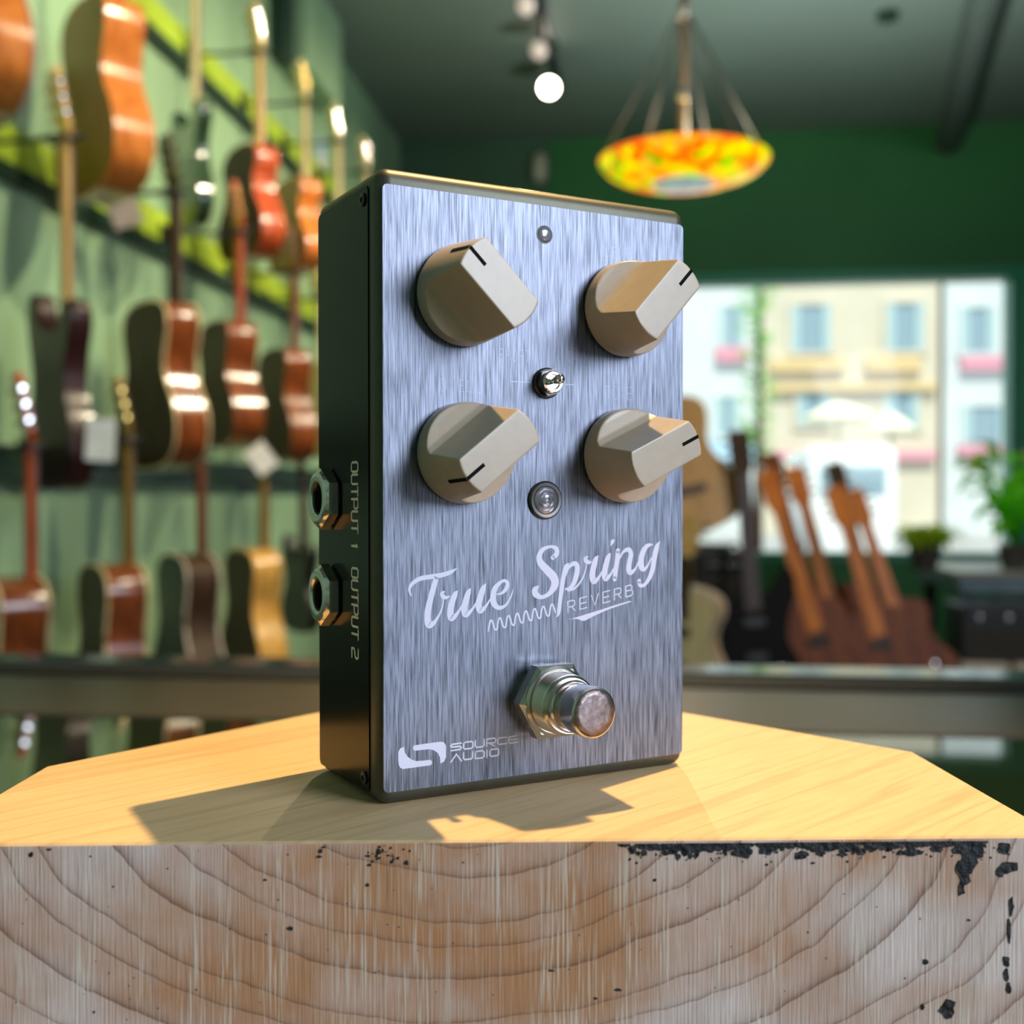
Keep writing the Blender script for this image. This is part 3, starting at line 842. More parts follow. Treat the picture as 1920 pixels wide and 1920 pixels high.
tag(wl, 'pale frosted wall lamp high on the back wall', 'wall lamp')

# ---------------------------------------------------------------- in front of the window
bench = empty('display_bench', (0.85, 4.55, 0))
tag(bench, 'low dark bench that the standing guitars are set out on', 'bench')
add_obj('bench_top', boxm((-0.45, -0.70, 0.27), (0.30, 0.55, 0.30), 0.004), M['walnut'], bench)
for sx_ in (-0.38, 0.23):
    for sy in (-0.62, 0.46):
        add_obj('leg', boxm((sx_ - .03, sy - .03, 0), (sx_ + .03, sy + .03, 0.27), 0.003), M['walnut'], bench)


def stand_at(x, y, z):
    s = empty('guitar_stand', (x, y, z))
    for a in (-0.5, 0.5, PI):
        add_obj('leg', tube(bmesh.new(), [(0, 0, 0.06), (0.12 * math.sin(a), -0.12 * math.cos(a), 0.006)], 0.006, 6), M['black'], s, True)
    add_obj('cradle', tube(bmesh.new(), [(-0.09, -0.10, 0.075), (-0.09, 0.0, 0.05), (0.09, 0.0, 0.05), (0.09, -0.10, 0.075)], 0.006, 6), M['black'], s, True)
    add_obj('post', tube(bmesh.new(), [(0, 0, 0.05), (0, 0.085, 0.06), (0, 0.125, 0.38)], 0.006, 6), M['black'], s, True)
    return s


STAND = [
    (0.66, 4.02, -16, 'single', dict(top_m='redbrown', side_m='redbrown', back_m='redbrown', neck_m='orange', thick=0.06), .42, .32,
     'orange brown guitar leaning left on the bench, beside the tiered rack'),
    (0.72, 4.60, -14, 'single', dict(top_m='walnut', side_m='walnut', back_m='walnut', neck_m='mahogany', thick=0.06, tuner='gold'), .44, .38,
     'dark walnut guitar standing behind the orange brown one on the bench'),
    (0.76, 4.31, -14, 'acoustic', dict(top_m='redbrown', side_m='redbrown', back_m='redbrown', neck_m='orange'), .44, .31,
     'red brown acoustic guitar, middle of the leaning front row'),
    (0.88, 4.14, -15, 'single', dict(top_m='redbrown', side_m='redbrown', back_m='redbrown', neck_m='orange', thick=0.06), .38, .30,
     'smaller red brown guitar in front of the leaning acoustic'),
    (0.97, 4.74, -13, 'single', dict(top_m='walnut', side_m='walnut', back_m='walnut', neck_m='walnut', thick=0.06), .42, .36,
     'dark guitar at the back of the bench, nearest the window'),
    (1.03, 4.46, -17, 'single', dict(top_m='redbrown', side_m='redbrown', back_m='redbrown', neck_m='orange', thick=0.06), .38, .30,
     'farthest right orange necked guitar of the leaning row, beside the cardboard boxes'),
]
for x, y, tilt, kind, look, L, nk_, lab in STAND:
    g = make_guitar(kind, L=L, neck=nk_, board_m=look['neck_m'], **look)
    g.location = (x, y, 0.385)
    g.rotation_euler = (Matrix.Rotation(math.radians(tilt), 4, 'Y') @ Matrix.Rotation(math.radians(-7), 4, 'X') @
                        Matrix.Rotation(-PI / 2, 4, 'Z')).to_euler()
    tag(g, lab, 'guitar', 'guitars leaning in front of the window')
    s = stand_at(x, y, 0.30)
    tag(s, 'black stand under the ' + ' '.join(lab.split(',')[0].split()[:12]), 'guitar stand', 'stands on the bench')

# tall tiered stand with the tan acoustic and its neighbours
g = make_guitar('acoustic', 'amber', 'amber', 'amber', 'walnut', 'cream', L=.47, neck=.36)
g.location = (0.155, 3.98, 1.022)
g.rotation_euler = (Matrix.Rotation(math.radians(-15), 4, 'Y') @ Matrix.Rotation(math.radians(-6), 4, 'X') @ Matrix.Rotation(math.radians(-80), 4, 'Z')).to_euler()
tag(g, 'tan acoustic guitar with round dark sound hole right behind the pedal edge', 'guitar')
ts = empty('tiered_rack', (0.2, 3.98, 0))
tag(ts, 'black two-tier guitar rack beside the pedal holding the tan acoustic', 'guitar rack')
add_obj('upper_tier', boxm((-0.26, -0.08, 0.965), (0.08, 0.10, 0.985), 0.004), M['black'], ts)
add_obj('lower_tier', boxm((-0.26, -0.30, 0.40), (0.22, 0.14, 0.42), 0.004), M['black'], ts)
for sx_ in (-0.24, 0.06):
    add_obj('upright', boxm((sx_ - .012, 0.075, 0.0), (sx_ + .012, 0.099, 0.965), 0.002), M['black'], ts)
    add_obj('foot', boxm((sx_ - .012, -0.30, 0.0), (sx_ + .012, 0.16, 0.025), 0.002), M['black'], ts)
g = make_guitar('double', 'matteblack', 'matteblack', 'matteblack', 'walnut', None, L=.45, neck=.34)
g.location = (0.37, 3.88, 0.435)
g.rotation_euler = (Matrix.Rotation(math.radians(-4), 4, 'Y') @ Matrix.Rotation(math.radians(-4), 4, 'X') @ Matrix.Rotation(-PI * 0.46, 4, 'Z')).to_euler()
tag(g, 'black double-cutaway guitar with pale edge, head against the bright window beside the tan acoustic', 'guitar')
g = make_guitar('single', 'palemaple', 'tan', 'tan', 'maple', 'ivory', L=.42, neck=.10, head=.14, thick=0.07)
g.location = (0.10, 3.78, 0.435)
g.rotation_euler = (math.radians(-4), 0, math.radians(-115))
tag(g, 'cream and tan guitar low behind the pedal, on the lower tier', 'guitar')


def amp(loc, w, d, h, lab, dots=5):
    a = empty('amplifier', loc)
    add_obj('cabinet', boxm((-w / 2, -d / 2, 0), (w / 2, d / 2, h), 0.012), M['black'], a)
    M.setdefault('grille', mat('dark_brown_grille_cloth', (0.028, 0.024, 0.018), 0.8, var=0.4, scale=300))
    add_obj('grille_cloth', boxm((-w / 2 + .025, -d / 2 - .004, 0.03), (w / 2 - .025, -d / 2 + .004, h - 0.09), 0.002), M['grille'], a)
    add_obj('control_panel', boxm((-w / 2 + .025, -d / 2 - .005, h - 0.075), (w / 2 - .025, -d / 2 + .004, h - 0.025), 0.002), M['blackmetal'], a)
    for k in range(dots):
        add_obj('dial', lathe(bmesh.new(), [(0.011, 0), (0.010, 0.016), (0, 0.017)], 12, 'y-', (-w / 2 + .06 + k * (w - .12) / max(1, dots - 1), -d / 2 - .004, h - 0.05)),
                M['nickel'], a, True, 0.6)
    add_obj('handle', tube(bmesh.new(), [(-0.07, 0, h), (-0.06, 0, h + .02), (0.06, 0, h + .02), (0.07, 0, h)], 0.008, 8), M['black'], a, True)
    return tag(a, lab, 'amplifier')


amp((0.28, 4.50, 0.0), 0.22, 0.24, 0.94, 'tall black amplifier standing between the rack and the bench')
# plant table with amplifier and boxes beneath
M['tabletop'] = mat('grey_stone_table_top', (0.22, 0.22, 0.19), 0.3, var=0.25, scale=12)
M['tableside'] = mat('blue_grey_metal_edge', (0.10, 0.14, 0.16), 0.3, 0.5, var=0.25, scale=9)
tb = empty('side_table', (1.75, 5.1, 0))
tag(tb, 'grey topped table with blue grey metal edge below the window plants', 'table')
add_obj('table_top', boxm((-0.52, -0.32, 0.815), (0.9, 0.42, 0.845), 0.004), M['tabletop'], tb)
add_obj('apron', boxm((-0.50, -0.30, 0.76), (0.88, 0.40, 0.814), 0.003), M['tableside'], tb)
for sx_ in (-0.46, 0.84):
    for sy in (-0.26, 0.36):
        add_obj('leg', boxm((sx_ - .025, sy - .025, 0), (sx_ + .025, sy + .025, 0.76), 0.003), M['blackmetal'], tb)
M['box'] = mat('cream_cardboard', (0.62, 0.52, 0.42), 0.7)
for x, y, w, lab in ((1.26, 4.62, 0.17, 'cream cardboard box under the black amplifier beside the table leg'),
                     (1.45, 4.62, 0.17, 'cream cardboard box at the right edge under the black amplifier')):
    b_ = empty('cardboard_box', (x, y, 0.0))
    add_obj('carton', boxm((-w / 2, -0.15, 0), (w / 2, 0.15, 0.515), 0.004), M['box'], b_)
    add_obj('lid_flap', boxm((-w / 2 + .002, -0.148, 0.515), (w / 2 - .002, 0.0, 0.519), 0.001), M['box'], b_)
    tag(b_, lab, 'cardboard box', 'boxes under the amplifier')
amp((1.40, 4.62, 0.52), 0.44, 0.24, 0.22, 'wide black amplifier on cream boxes under the table edge', 4)

# plants


def leaf_mat(name, c):
    """leaf that lets part of the daylight through"""
    m = mat(name, c, 0.4, var=0.3, scale=20)
    nt = m.node_tree
    N, L = nt.nodes, nt.links
    b = N['Principled BSDF']
    out = [n for n in N if n.type == 'OUTPUT_MATERIAL'][0]
    tl = N.new('ShaderNodeBsdfTranslucent')
    mx = N.new('ShaderNodeMixShader')
    mx.inputs[0].default_value = 0.72
    L.new(b.inputs['Base Color'].links[0].from_socket, tl.inputs['Color'])
    L.new(b.outputs[0], mx.inputs[1])
    L.new(tl.outputs[0], mx.inputs[2])
    L.new(mx.outputs[0], out.inputs[0])
    return m


M['leaf'] = leaf_mat('bright_green_leaf', (0.30, 0.92, 0.05))
M['leaf2'] = leaf_mat('yellow_green_leaf', (0.66, 0.85, 0.07))
M['pot'] = mat('dark_clay_pot', (0.06, 0.05, 0.045), 0.5)
M['petal'] = mat('pale_orange_petal', (0.80, 0.50, 0.20), 0.5)


def leaf(bm, base, d, up, length, w):
    d = Vector(d).normalized()
    s = d.cross(Vector(up)).normalized()
    n = s.cross(d).normalized()
    rows = []
    for k in range(6):
        t = k / 5
        c = Vector(base) + d * length * t + n * length * (0.25 * math.sin(PI * t) - 0.25 * t * t)
        ww = w * math.sin(PI * min(0.98, t * 0.85 + 0.13))
        rows.append([bm.verts.new(c - s * ww + n * ww * .25), bm.verts.new(c), bm.verts.new(c + s * ww + n * ww * .25)])
    for A, B in zip(rows, rows[1:]):
        for k in range(2):
            bm.faces.new((A[k], A[k + 1], B[k + 1], B[k]))


def plant(name, loc, r, h, n, ll, lw, m, lab, stems=False, flowers=0, seed=1):
    rn = random.Random(seed)
    p = empty(name, loc)
    add_obj('pot', lathe(bmesh.new(), [(0.045, 0), (0.065, 0.09), (0.07, 0.1), (0.06, 0.1), (0.055, 0.085), (0, 0.085)], 20), M['pot'], p, True, 0.6)
    bl_ = bmesh.new()
    bs = bmesh.new()
    for k in range(n):
        a = rn.uniform(0, 2 * PI)
        t = rn.uniform(0.1, 1)
        rr = r * rn.uniform(0.1, 0.6)
        b_ = Vector((rr * math.cos(a) * t, rr * math.sin(a) * t, 0.09 + h * t))
        if stems:
            tube(bs, [(0, 0, 0.08), (b_.x * .5, b_.y * .5, 0.08 + (b_.z - .08) * .6), tuple(b_)], 0.003, 5)
        leaf(bl_, b_, (math.cos(a), math.sin(a), rn.uniform(-0.2, 0.9)), (0, 0, 1), ll * rn.uniform(0.7, 1.2), lw * rn.uniform(0.7, 1.2))
    add_obj('foliage', bl_, m, p, True)
    if stems:
        add_obj('stems', bs, m, p, True)
    else:
        bs.free()
    for k in range(flowers):
        a = rn.uniform(0, 2 * PI)
        bmf = bmesh.new()
        c = Vector((r * .5 * math.cos(a), r * .5 * math.sin(a), h * rn.uniform(0.8, 1.05) + .1))
        for q in range(5):
            aa = q * 2 * PI / 5
            leaf(bmf, c, (math.cos(aa), -0.4, math.sin(aa)), (0, 1, 0), 0.05, 0.02)
        add_obj('flower', bmf, M['petal'], p, True)
    return tag(p, lab, 'potted plant')


plant('potted_fern', (1.13, 4.86, 0.845), 0.17, 0.05, 170, 0.09, 0.016, M['leaf2'], 'low bushy yellow green plant at the left end of the table', seed=3)
plant('potted_houseplant', (1.52, 5.0, 0.845), 0.30, 0.36, 54, 0.15, 0.045, M['leaf'], 'tall plant with broad bright green leaves in front of the window', True, 2, seed=8)

# ---------------------------------------------------------------- the street outside
struct('trim_4', boxm((-8, Y1 + .25, -0.3), (24, 41, -0.15)), mat('grey_paving', (0.36, 0.36, 0.36), 0.7, scale=2))
M['facade'] = mat('cream_render', (0.62, 0.56, 0.44), 0.8, var=0.06, scale=0.7)
M['facade2'] = mat('pale_grey_render', (0.62, 0.66, 0.66), 0.8, var=0.06, scale=0.7)
M['shutter'] = mat('pale_blue_shutter', (0.38, 0.52, 0.54), 0.6)
M['outglass'] = mat('street_window_glass', (0.26, 0.36, 0.42), 0.15)
M['ochre'] = mat('ochre_fascia', (0.68, 0.50, 0.25), 0.6)
M['pink'] = mat('pink_sign', (0.68, 0.30, 0.38), 0.6)
M['bluewhite'] = mat('pale_blue_panel', (0.45, 0.68, 0.85), 0.5)


def building(x0, x1, h, m, wins, lab, bands=()):
    b_ = empty('building', ((x0 + x1) / 2, 40, -0.15))
    c = (x0 + x1) / 2
    add_obj('wall', boxm((x0 - c, 0, 0), (x1 - c, 4, h)), m, b_)
    for wx, wz, ww, wh in wins:
        f_ = bmesh.new()
        for lo, hi in (((-ww / 2 - .12, -.10, -.12), (ww / 2 + .12, 0, 0)), ((-ww / 2 - .12, -.10, wh), (ww / 2 + .12, 0, wh + .12)),
                       ((-ww / 2 - .12, -.10, 0), (-ww / 2, 0, wh)), ((ww / 2, -.10, 0), (ww / 2 + .12, 0, wh))):
            box(f_, [lo[0] + wx - c, lo[1], lo[2] + wz], [hi[0] + wx - c, hi[1], hi[2] + wz])
        fr = add_obj('window', f_, m, b_)
        add_obj('pane', boxm((wx - c - ww / 2, -.03, wz), (wx - c + ww / 2, -.01, wz + wh)), M['outglass'], fr)
        for s in (-1, 1):
            xs = wx - c + s * (ww / 2 - 0.12)
            add_obj('shutter', boxm((xs - .16, -.09, wz), (xs + .16, -.05, wz + wh), 0.01), M['shutter'], fr)
    for bx0, bx1, bz0, bz1, bm_ in bands:
        add_obj('fascia', boxm((bx0 - c, -.25, bz0), (bx1 - c, 0.0, bz1), 0.02), bm_, b_)
    tag(b_, lab, 'building')


building(-6, 3.7, 13, M['facade2'], [(2.85, 6.3, .8, 1.5), (2.7, 3.4, .8, 1.3), (0.5, 6.3, .8, 1.5)], 'pale grey building across the street at the pedal edge',
         [(2.3, 3.4, 5.9, 6.4, M['pink']), (1.5, 3.6, 2.5, 3.1, M['bluewhite'])])
building(3.9, 9.7, 13, M['facade'], [(5.5, 6.2, 1.3, 1.6), (5.6, 3.7, 1.1, 1.2), (8.6, 6.2, 1.2, 1.6), (8.5, 3.6, 1.1, 1.2)],
         'cream building with ochre bands and blue shuttered windows across the street',
         [(4.1, 6.6, 5.55, 5.95, M['ochre']), (7.3, 9.1, 5.5, 6.0, M['ochre']), (4.1, 9.6, 4.85, 5.1, M['ochre']), (4.2, 9.6, 2.5, 2.8, M['pink'])])
building(9.9, 20, 13, M['facade2'], [(10.95, 6.1, 1.1, 1.5), (11.2, 3.0, 1.4, 1.3), (14, 6.1, 1.1, 1.5)], 'pale building with pink sign bands at the right of the window view',
         [(10.4, 12.2, 5.5, 5.95, M['pink']), (10.3, 12.2, 2.65, 3.0, M['pink'])])
M['awning'] = mat('pale_cream_canvas', (0.85, 0.80, 0.60), 0.7)
M['vanwhite'] = mat('white_vehicle_paint', (0.86, 0.88, 0.88), 0.25, coat=0.5)


def parasol(x, y, z, r, lab):
    p = empty('street_parasol', (x, y, -0.15))
    add_obj('canopy', lathe(bmesh.new(), [(0.0, z + .45), (r * .5, z + .28), (r, z), (r * .97, z - .08), (r * .5, z + .22), (0, z + .38)], 10, 'z', cap=False), M['awning'], p)
    add_obj('pole', tube(bmesh.new(), [(0, 0, 0), (0, 0, z + .4)], 0.03, 8), M['blackmetal'], p, True)
    add_obj('base', lathe(bmesh.new(), [(0.3, 0), (0.28, 0.08), (0, 0.1)], 16), M['black'], p)
    tag(p, lab, 'parasol', 'parasols in the street')


parasol(5.0, 31, 3.35, 0.95, 'cream parasol in the street left of the white van roof')
parasol(6.1, 30, 3.0, 0.62, 'smaller cream parasol in the street towards the plants')
van = empty('delivery_van', (2.85, 16.5, -0.15))
add_obj('van_body', boxm((-0.62, 0, 0.35), (0.62, 2.9, 2.0), 0.14, 4), M['vanwhite'], van, True)
add_obj('rear_window', boxm((-0.45, -0.012, 1.3), (0.45, 0.02, 1.72), 0.01), M['outglass'], van)
for sx_ in (-0.56, 0.56):
    for yy in (0.55, 2.3):
        add_obj('wheel', lathe(bmesh.new(), [(0.0, -0.1), (0.3, -0.1), (0.33, -0.05), (0.33, 0.05), (0.3, 0.1), (0, 0.1)], 20, 'x', (sx_, yy, 0.33)), M['black'], van, True, 0.6)
tag(van, 'white van parked outside the shop window', 'van')
tree = empty('street_tree', (1.72, 18.5, -0.15))
add_obj('trunk', tube(bmesh.new(), [(0, 0, 0), (0.02, 0, 1.6), (0, 0, 5.5)], [0.09, 0.07, 0.02], 10), M['walnut'], tree, True)
fol = bmesh.new()
rn = random.Random(11)
for k in range(260):
    z = rn.uniform(1.9, 6.2)
    a = rn.uniform(0, 2 * PI)
    r = 0.24 * rn.uniform(0.2, 1)
    leaf(fol, (r * math.cos(a), r * math.sin(a), z), (math.cos(a), math.sin(a), rn.uniform(-.3, .8)), (0, 0, 1), 0.16, 0.06)
M['treeleaf'] = leaf_mat('light_green_tree_leaf', (0.34, 0.62, 0.18))
add_obj('foliage', fol, M['treeleaf'], tree)
tag(tree, 'slender light green street tree seen through the window', 'tree')

# ---------------------------------------------------------------- the effects pedal (built in millimetres, in its own frame)


def mm(*p):
    return Vector(p) * 0.001


def on_front(u, v, t):
    return mm(u, -t, v)


def on_side(u, v, t):
    return mm(-t, u, v)


def mmbox(lo, hi, bevel=0.0, seg=3):
    return boxm([q * .001 for q in lo], [q * .001 for q in hi], bevel * .001, seg)


def mmlathe(prof, n=40, axis='y-', org=(0, 0, 0)):
    return lathe(bmesh.new(), [(r * .001, h * .001) for r, h in prof], n, axis, [q * .001 for q in org])


def brushed_plate():
    m = bpy.data.materials.new('brushed_aluminium_plate')
    nt, b = nodes_of(m)
    N, L = nt.nodes, nt.links
    tc = N.new('ShaderNodeTexCoord')

    def streak(sx, sz, detail=2):
        mp = N.new('ShaderNodeMapping')
        mp.inputs['Scale'].default_value = (sx, 1, sz)
        nz = N.new('ShaderNodeTexNoise')
        nz.inputs['Scale'].default_value = 1.0
        nz.inputs['Detail'].default_value = detail
        L.new(tc.outputs['Object'], mp.inputs['Vector'])
        L.new(mp.outputs['Vector'], nz.inputs['Vector'])
        return nz.outputs['Fac']
    a = streak(4200, 150, 3)
    c = streak(1900, 60, 2)
    mx = N.new('ShaderNodeMix')
    mx.inputs[0].default_value = 0.33
    L.new(a, mx.inputs[2])
    L.new(c, mx.inputs[3])
    cr = N.new('ShaderNodeValToRGB')
    cr.color_ramp.elements[0].position = 0.36
    cr.color_ramp.elements[1].position = 0.62
    cr.color_ramp.elements[0].color = (0.058, 0.065, 0.083, 1)
    cr.color_ramp.elements[1].color = (0.25, 0.275, 0.355, 1)
    L.new(mx.outputs[0], cr.inputs['Fac'])
    L.new(cr.outputs['Color'], b.inputs['Base Color'])
    mr = N.new('ShaderNodeMapRange')
    mr.inputs['To Min'].default_value = 0.36
    mr.inputs['To Max'].default_value = 0.52
    L.new(a, mr.inputs['Value'])
    L.new(mr.outputs['Result'], b.inputs['Roughness'])
    b.inputs['Metallic'].default_value = 0.85
    bp = N.new('ShaderNodeBump')
    bp.inputs['Strength'].default_value = 0.22
    bp.inputs['Distance'].default_value = 0.00012
    L.new(mx.outputs[0], bp.inputs['Height'])
    L.new(bp.outputs['Normal'], b.inputs['Normal'])
    return m


M['plate'] = brushed_plate()
M['body'] = mat('satin_dark_enclosure', (0.088, 0.086, 0.064), 0.42, 0.55, var=0.05, scale=400)
M['sidepanel'] = mat('gloss_black_panel', (0.004, 0.0045, 0.004), 0.2, 0.0, var=0.1, scale=600)
M['sidepanel'].node_tree.nodes['Principled BSDF'].inputs['Specular IOR Level'].default_value = 0.13
M['knob'] = mat('cream_knob_plastic', (0.50, 0.41, 0.32), 0.27, var=0.03, scale=500)
M['print'] = mat('pale_lavender_print', (0.74, 0.75, 0.95), 0.5, var=0.02)
M['faint'] = mat('faint_plate_print', (0.24, 0.265, 0.34), 0.45, 0.7, var=0.02)
M['sideprint'] = mat('light_grey_print', (0.80, 0.80, 0.78), 0.5, var=0.03)
M['lens'] = mat('smoky_led_lens', (0.20, 0.21, 0.25), 0.12, 0.0, coat=0.8)
M['buttonlens'] = mat('ribbed_silver_lens', (0.42, 0.42, 0.48), 0.22, 0.6, coat=0.6)
M['worncap'] = mat('worn_steel_cap', (0.25, 0.20, 0.20), 0.42, 0.9, var=0.28, scale=700, bump=0.2)
M['darksteel'] = mat('dark_steel', (0.10, 0.10, 0.10), 0.3, 0.9)

pedal = empty('effects_pedal', PED_LOC, (0, 0, TH))
tag(pedal, 'silver brushed metal guitar effects pedal with four cream knobs standing upright on wooden block',
    'effects pedal')

add_obj('enclosure', mmbox((0, 0, 0), (68, 33, 114.8), 2.5, 6), M['body'], pedal, True, 0.6)

# front plate with rounded corners
pl = []
for cx, cz, a0 in ((66.3, 110.6, 0), (1.7, 110.6, 90), (1.7, 3.4, 180), (66.3, 3.4, 270)):
    for k in range(5):
        a = math.radians(a0 + k * 22.5)
        pl.append((cx + 0.9 * math.cos(a), cz + 0.9 * math.sin(a)))
plate = add_obj('face_plate', prism(bmesh.new(), pl, on_front, -0.3, 0.12), M['plate'], pedal)
sp = []
for cy, cz, a0 in ((30.2, 111.0, 0), (5.6, 111.0, 90), (5.6, 2.8, 180), (30.2, 2.8, 270)):
    for k in range(5):
        a = math.radians(a0 + k * 22.5)
        sp.append((cy + 1.2 * math.cos(a), cz + 1.2 * math.sin(a)))
side = add_obj('side_panel', prism(bmesh.new(), sp, on_side, -0.3, 0.25), M['sidepanel'], pedal)
for z in (109.9, 4.0):
    s = mmlathe([(1.25, 0.2), (1.25, 0.5), (1.0, 0.65), (0.55, 0.65), (0.5, 0.3), (0.0, 0.3)], 16, 'x-', (0, 6.6, z))
    tag(add_obj('screw', s, M['black'], side, True, 0.6), 'black panel screw')


# knobs: a round skirt with a tall finger bar across it
def knob_mesh():
    bm = bmesh.new()
    prof = [(-11, 2.4), (-8.2, 3.2), (-6.0, 4.0), (-5.1, 5.0), (-3.55, 14.6), (3.55, 14.6), (5.1, 5.0), (6.0, 4.0),
            (8.2, 3.2), (11, 2.4), (11, -1), (-11, -1)]
    prism(bm, prof, lambda u, v, t: Vector((t, u, v)), -11, 11)
    bmesh.ops.recalc_face_normals(bm, faces=bm.faces)
    a = bpy.data.meshes.new('knob_bar')
    bm.to_mesh(a)
    bm.free()
    bm = lathe(bmesh.new(), [(9.35, 0), (9.35, 1.6), (8.1, 15.0)], 72)
    bmesh.ops.recalc_face_normals(bm, faces=bm.faces)
    c = bpy.data.meshes.new('knob_cone')
    bm.to_mesh(c)
    bm.free()
    oa = bpy.data.objects.new('knob_bar', a)
    oc = bpy.data.objects.new('knob_cone', c)
    COL.objects.link(oa)
    COL.objects.link(oc)
    md = oc.modifiers.new('cut', 'BOOLEAN')
    md.operation = 'INTERSECT'
    md.object = oa
    md.solver = 'EXACT'
    md = oc.modifiers.new('remesh', 'REMESH')
    md.mode = 'VOXEL'
    md.voxel_size = 0.16
    md = oc.modifiers.new('smooth', 'SMOOTH')
    md.factor = 0.5
    md.iterations = 7
    dg = bpy.context.evaluated_depsgraph_get()
    me = bpy.data.meshes.new_from_object(oc.evaluated_get(dg))
    me.transform(Matrix.Scale(0.001, 4))
    for p in me.polygons:
        p.use_smooth = True
    bpy.data.objects.remove(oa)
    bpy.data.objects.remove(oc)
    me.name = 'knob'
    return me


KM = knob_mesh()
KM.materials.clear()
KM.materials.append(M['knob'])


def knob(cx, cz, deg, label):
    o = bpy.data.objects.new('knob', KM)
    COL.objects.link(o)
    o.parent = pedal
    a = math.radians(deg)
    u = Vector((math.cos(a), 0, math.sin(a)))
    n = Vector((0, -1, 0))
    v = n.cross(u)
    R = Matrix((u, v, n)).transposed().to_4x4()
    o.matrix_local = Matrix.Translation(mm(cx, -0.75, cz)) @ R
    o['label'] = label
    bm = bmesh.new()
    # groove along the bar's top and down its end
    box(bm, [q * .001 for q in (4.0, -0.33, 13.9)], [q * .001 for q in (8.1, 0.33, 14.66)])
    pts = [(8.28, 14.35), (8.86, 8.4)]
    w = 0.33
    vs = [bm.verts.new(mm(x + d, s * w, z)) for x, z in pts for d in (-0.8, 0.0) for s in (-1, 1)]
    for q in ((0, 1, 3, 2), (4, 5, 7, 6), (0, 1, 5, 4), (2, 3, 7, 6), (0, 2, 6, 4), (1, 3, 7, 5)):
        bm.faces.new([vs[k] for k in q])
    tag(add_obj('pointer_line', bm, M['ink'], o), 'black pointer line')
    rb = lathe(bmesh.new(), [(.0091, -0.00062), (.0091, 0.0001)], 48)  # black disc in the gap under the knob, put there as its shade
    tag(add_obj('gap_shade_ring', rb, M['black'], o), 'thin black ring standing in for shade under the knob')
    return o


knob(16.4, 92.7, 136, 'knob with its pointer turned up and to the left')
knob(52.2, 92.8, 47, 'knob with its pointer turned up and to the right')
knob(16.4, 63.7, 218, 'knob with its pointer turned down and to the left')
knob(52.0, 63.8, 25, 'knob with its pointer turned to the right, slightly up')

# status led: a small lens in a dark rim
led = add_obj('status_light', mmlathe([(1.75, 0.1), (1.75, 0.2), (1.5, 0.2), (1.45, 0.13)], 28, 'y-', (34.2, 0, 106.0)),
              M['black'], pedal, True, 0.5)
add_obj('lens', mmlathe([(1.5, 0.1), (1.3, 0.35), (0.8, 0.5), (0, 0.55)], 28, 'y-', (34.1, 0, 106.0)), M['lens'], led, True)
# ribbed round light in the middle
ring = add_obj('push_button', mmlathe([(3.7, 0.1), (3.7, 0.5), (3.35, 0.85), (2.75, 0.8), (2.6, 0.35)], 40, 'y-', (34.2, 0, 55.0)),
               M['darksteel'], pedal, True, 0.5)
add_obj('lens', mmlathe([(2.65, 0.2), (2.6, 0.8), (2.3, 1.05), (2.05, 0.75), (1.8, 1.1), (1.5, 1.25), (1.25, 0.9), (1.0, 1.25),
                         (0.55, 1.4), (0.3, 1.1), (0, 1.1)], 36, 'y-', (34.2, 0, 55.0)), M['buttonlens'], ring, True, 0.5)

# toggle switch
tg = add_obj('toggle_switch', mmlathe([(2.95, 0.1), (2.95, 0.7), (2.7, 0.95), (2.3, 0.95)], 32, 'y-', (34.5, 0, 77.5)),
             M['black'], pedal, True, 0.5)
hx = bmesh.new()
prism(hx, [(34.4 + 2.7 * math.cos(math.radians(15 + 60 * k)), 77.5 + 2.7 * math.sin(math.radians(15 + 60 * k))) for k in range(6)],
      on_front, 0.8, 2.2)
add_obj('hex_nut', hx, M['darksteel'], tg)
add_obj('collar', mmlathe([(2.15, 2.1), (2.15, 3.0), (1.9, 3.3), (1.5, 3.3), (1.3, 2.8), (0, 2.8)], 32, 'y-', (34.4, 0, 77.5)),
        M['chrome'], tg, True, 0.5)
lv = tube(bmesh.new(), [mm(34.3, -2.6, 77.5), mm(34.1, -4.0, 77.6), mm(34.0, -5.8, 77.75), mm(34.0, -6.5, 77.8), mm(34.0, -6.9, 77.8)],
          [.00055, .00065, .00095, .0009, .0004], 16)
add_obj('lever', lv, M['chrome'], tg, True, 0.9)

# foot switch
cx, cz = 34.0, 16.9
fs = add_obj('footswitch', mmlathe([(6.5, 0.1), (6.5, 1.9), (6.2, 2.2), (5.0, 2.2)], 40, 'y-', (cx, 0, cz)), M['nickel'], pedal, True, 0.5)
hb = bmesh.new()
prism(hb, [(cx + 7.9 * math.cos(math.radians(60 * k)), cz + 7.9 * math.sin(math.radians(60 * k))) for k in range(6)],
      on_front, 2.2, 4.5)
tops = [f_ for f_ in hb.faces if all(abs(v.co.y + .0045) < 1e-6 for v in f_.verts)]
r_ = bmesh.ops.extrude_face_region(hb, geom=tops)
for v in [g for g in r_['geom'] if isinstance(g, bmesh.types.BMVert)]:
    v.co = mm(cx, -5.2, cz) + (v.co - mm(cx, -4.5, cz)) * 0.87
add_obj('hex_nut', hb, M['nickel'], fs)
rg = mmlathe([(6.75, 4.6), (6.75, 5.1), (6.2, 5.45), (5.9, 5.1)], 48, 'y-', (cx, 0, cz))
add_obj('lock_ring', rg, M['nickel'], fs, True, 0.5)
th = [(5.7, 4.6)]
for k in range(6):
    th += [(5.8, 5.25 + k * 0.74), (5.72, 5.4 + k * 0.74), (5.3, 5.62 + k * 0.74), (5.34, 5.76 + k * 0.74)]
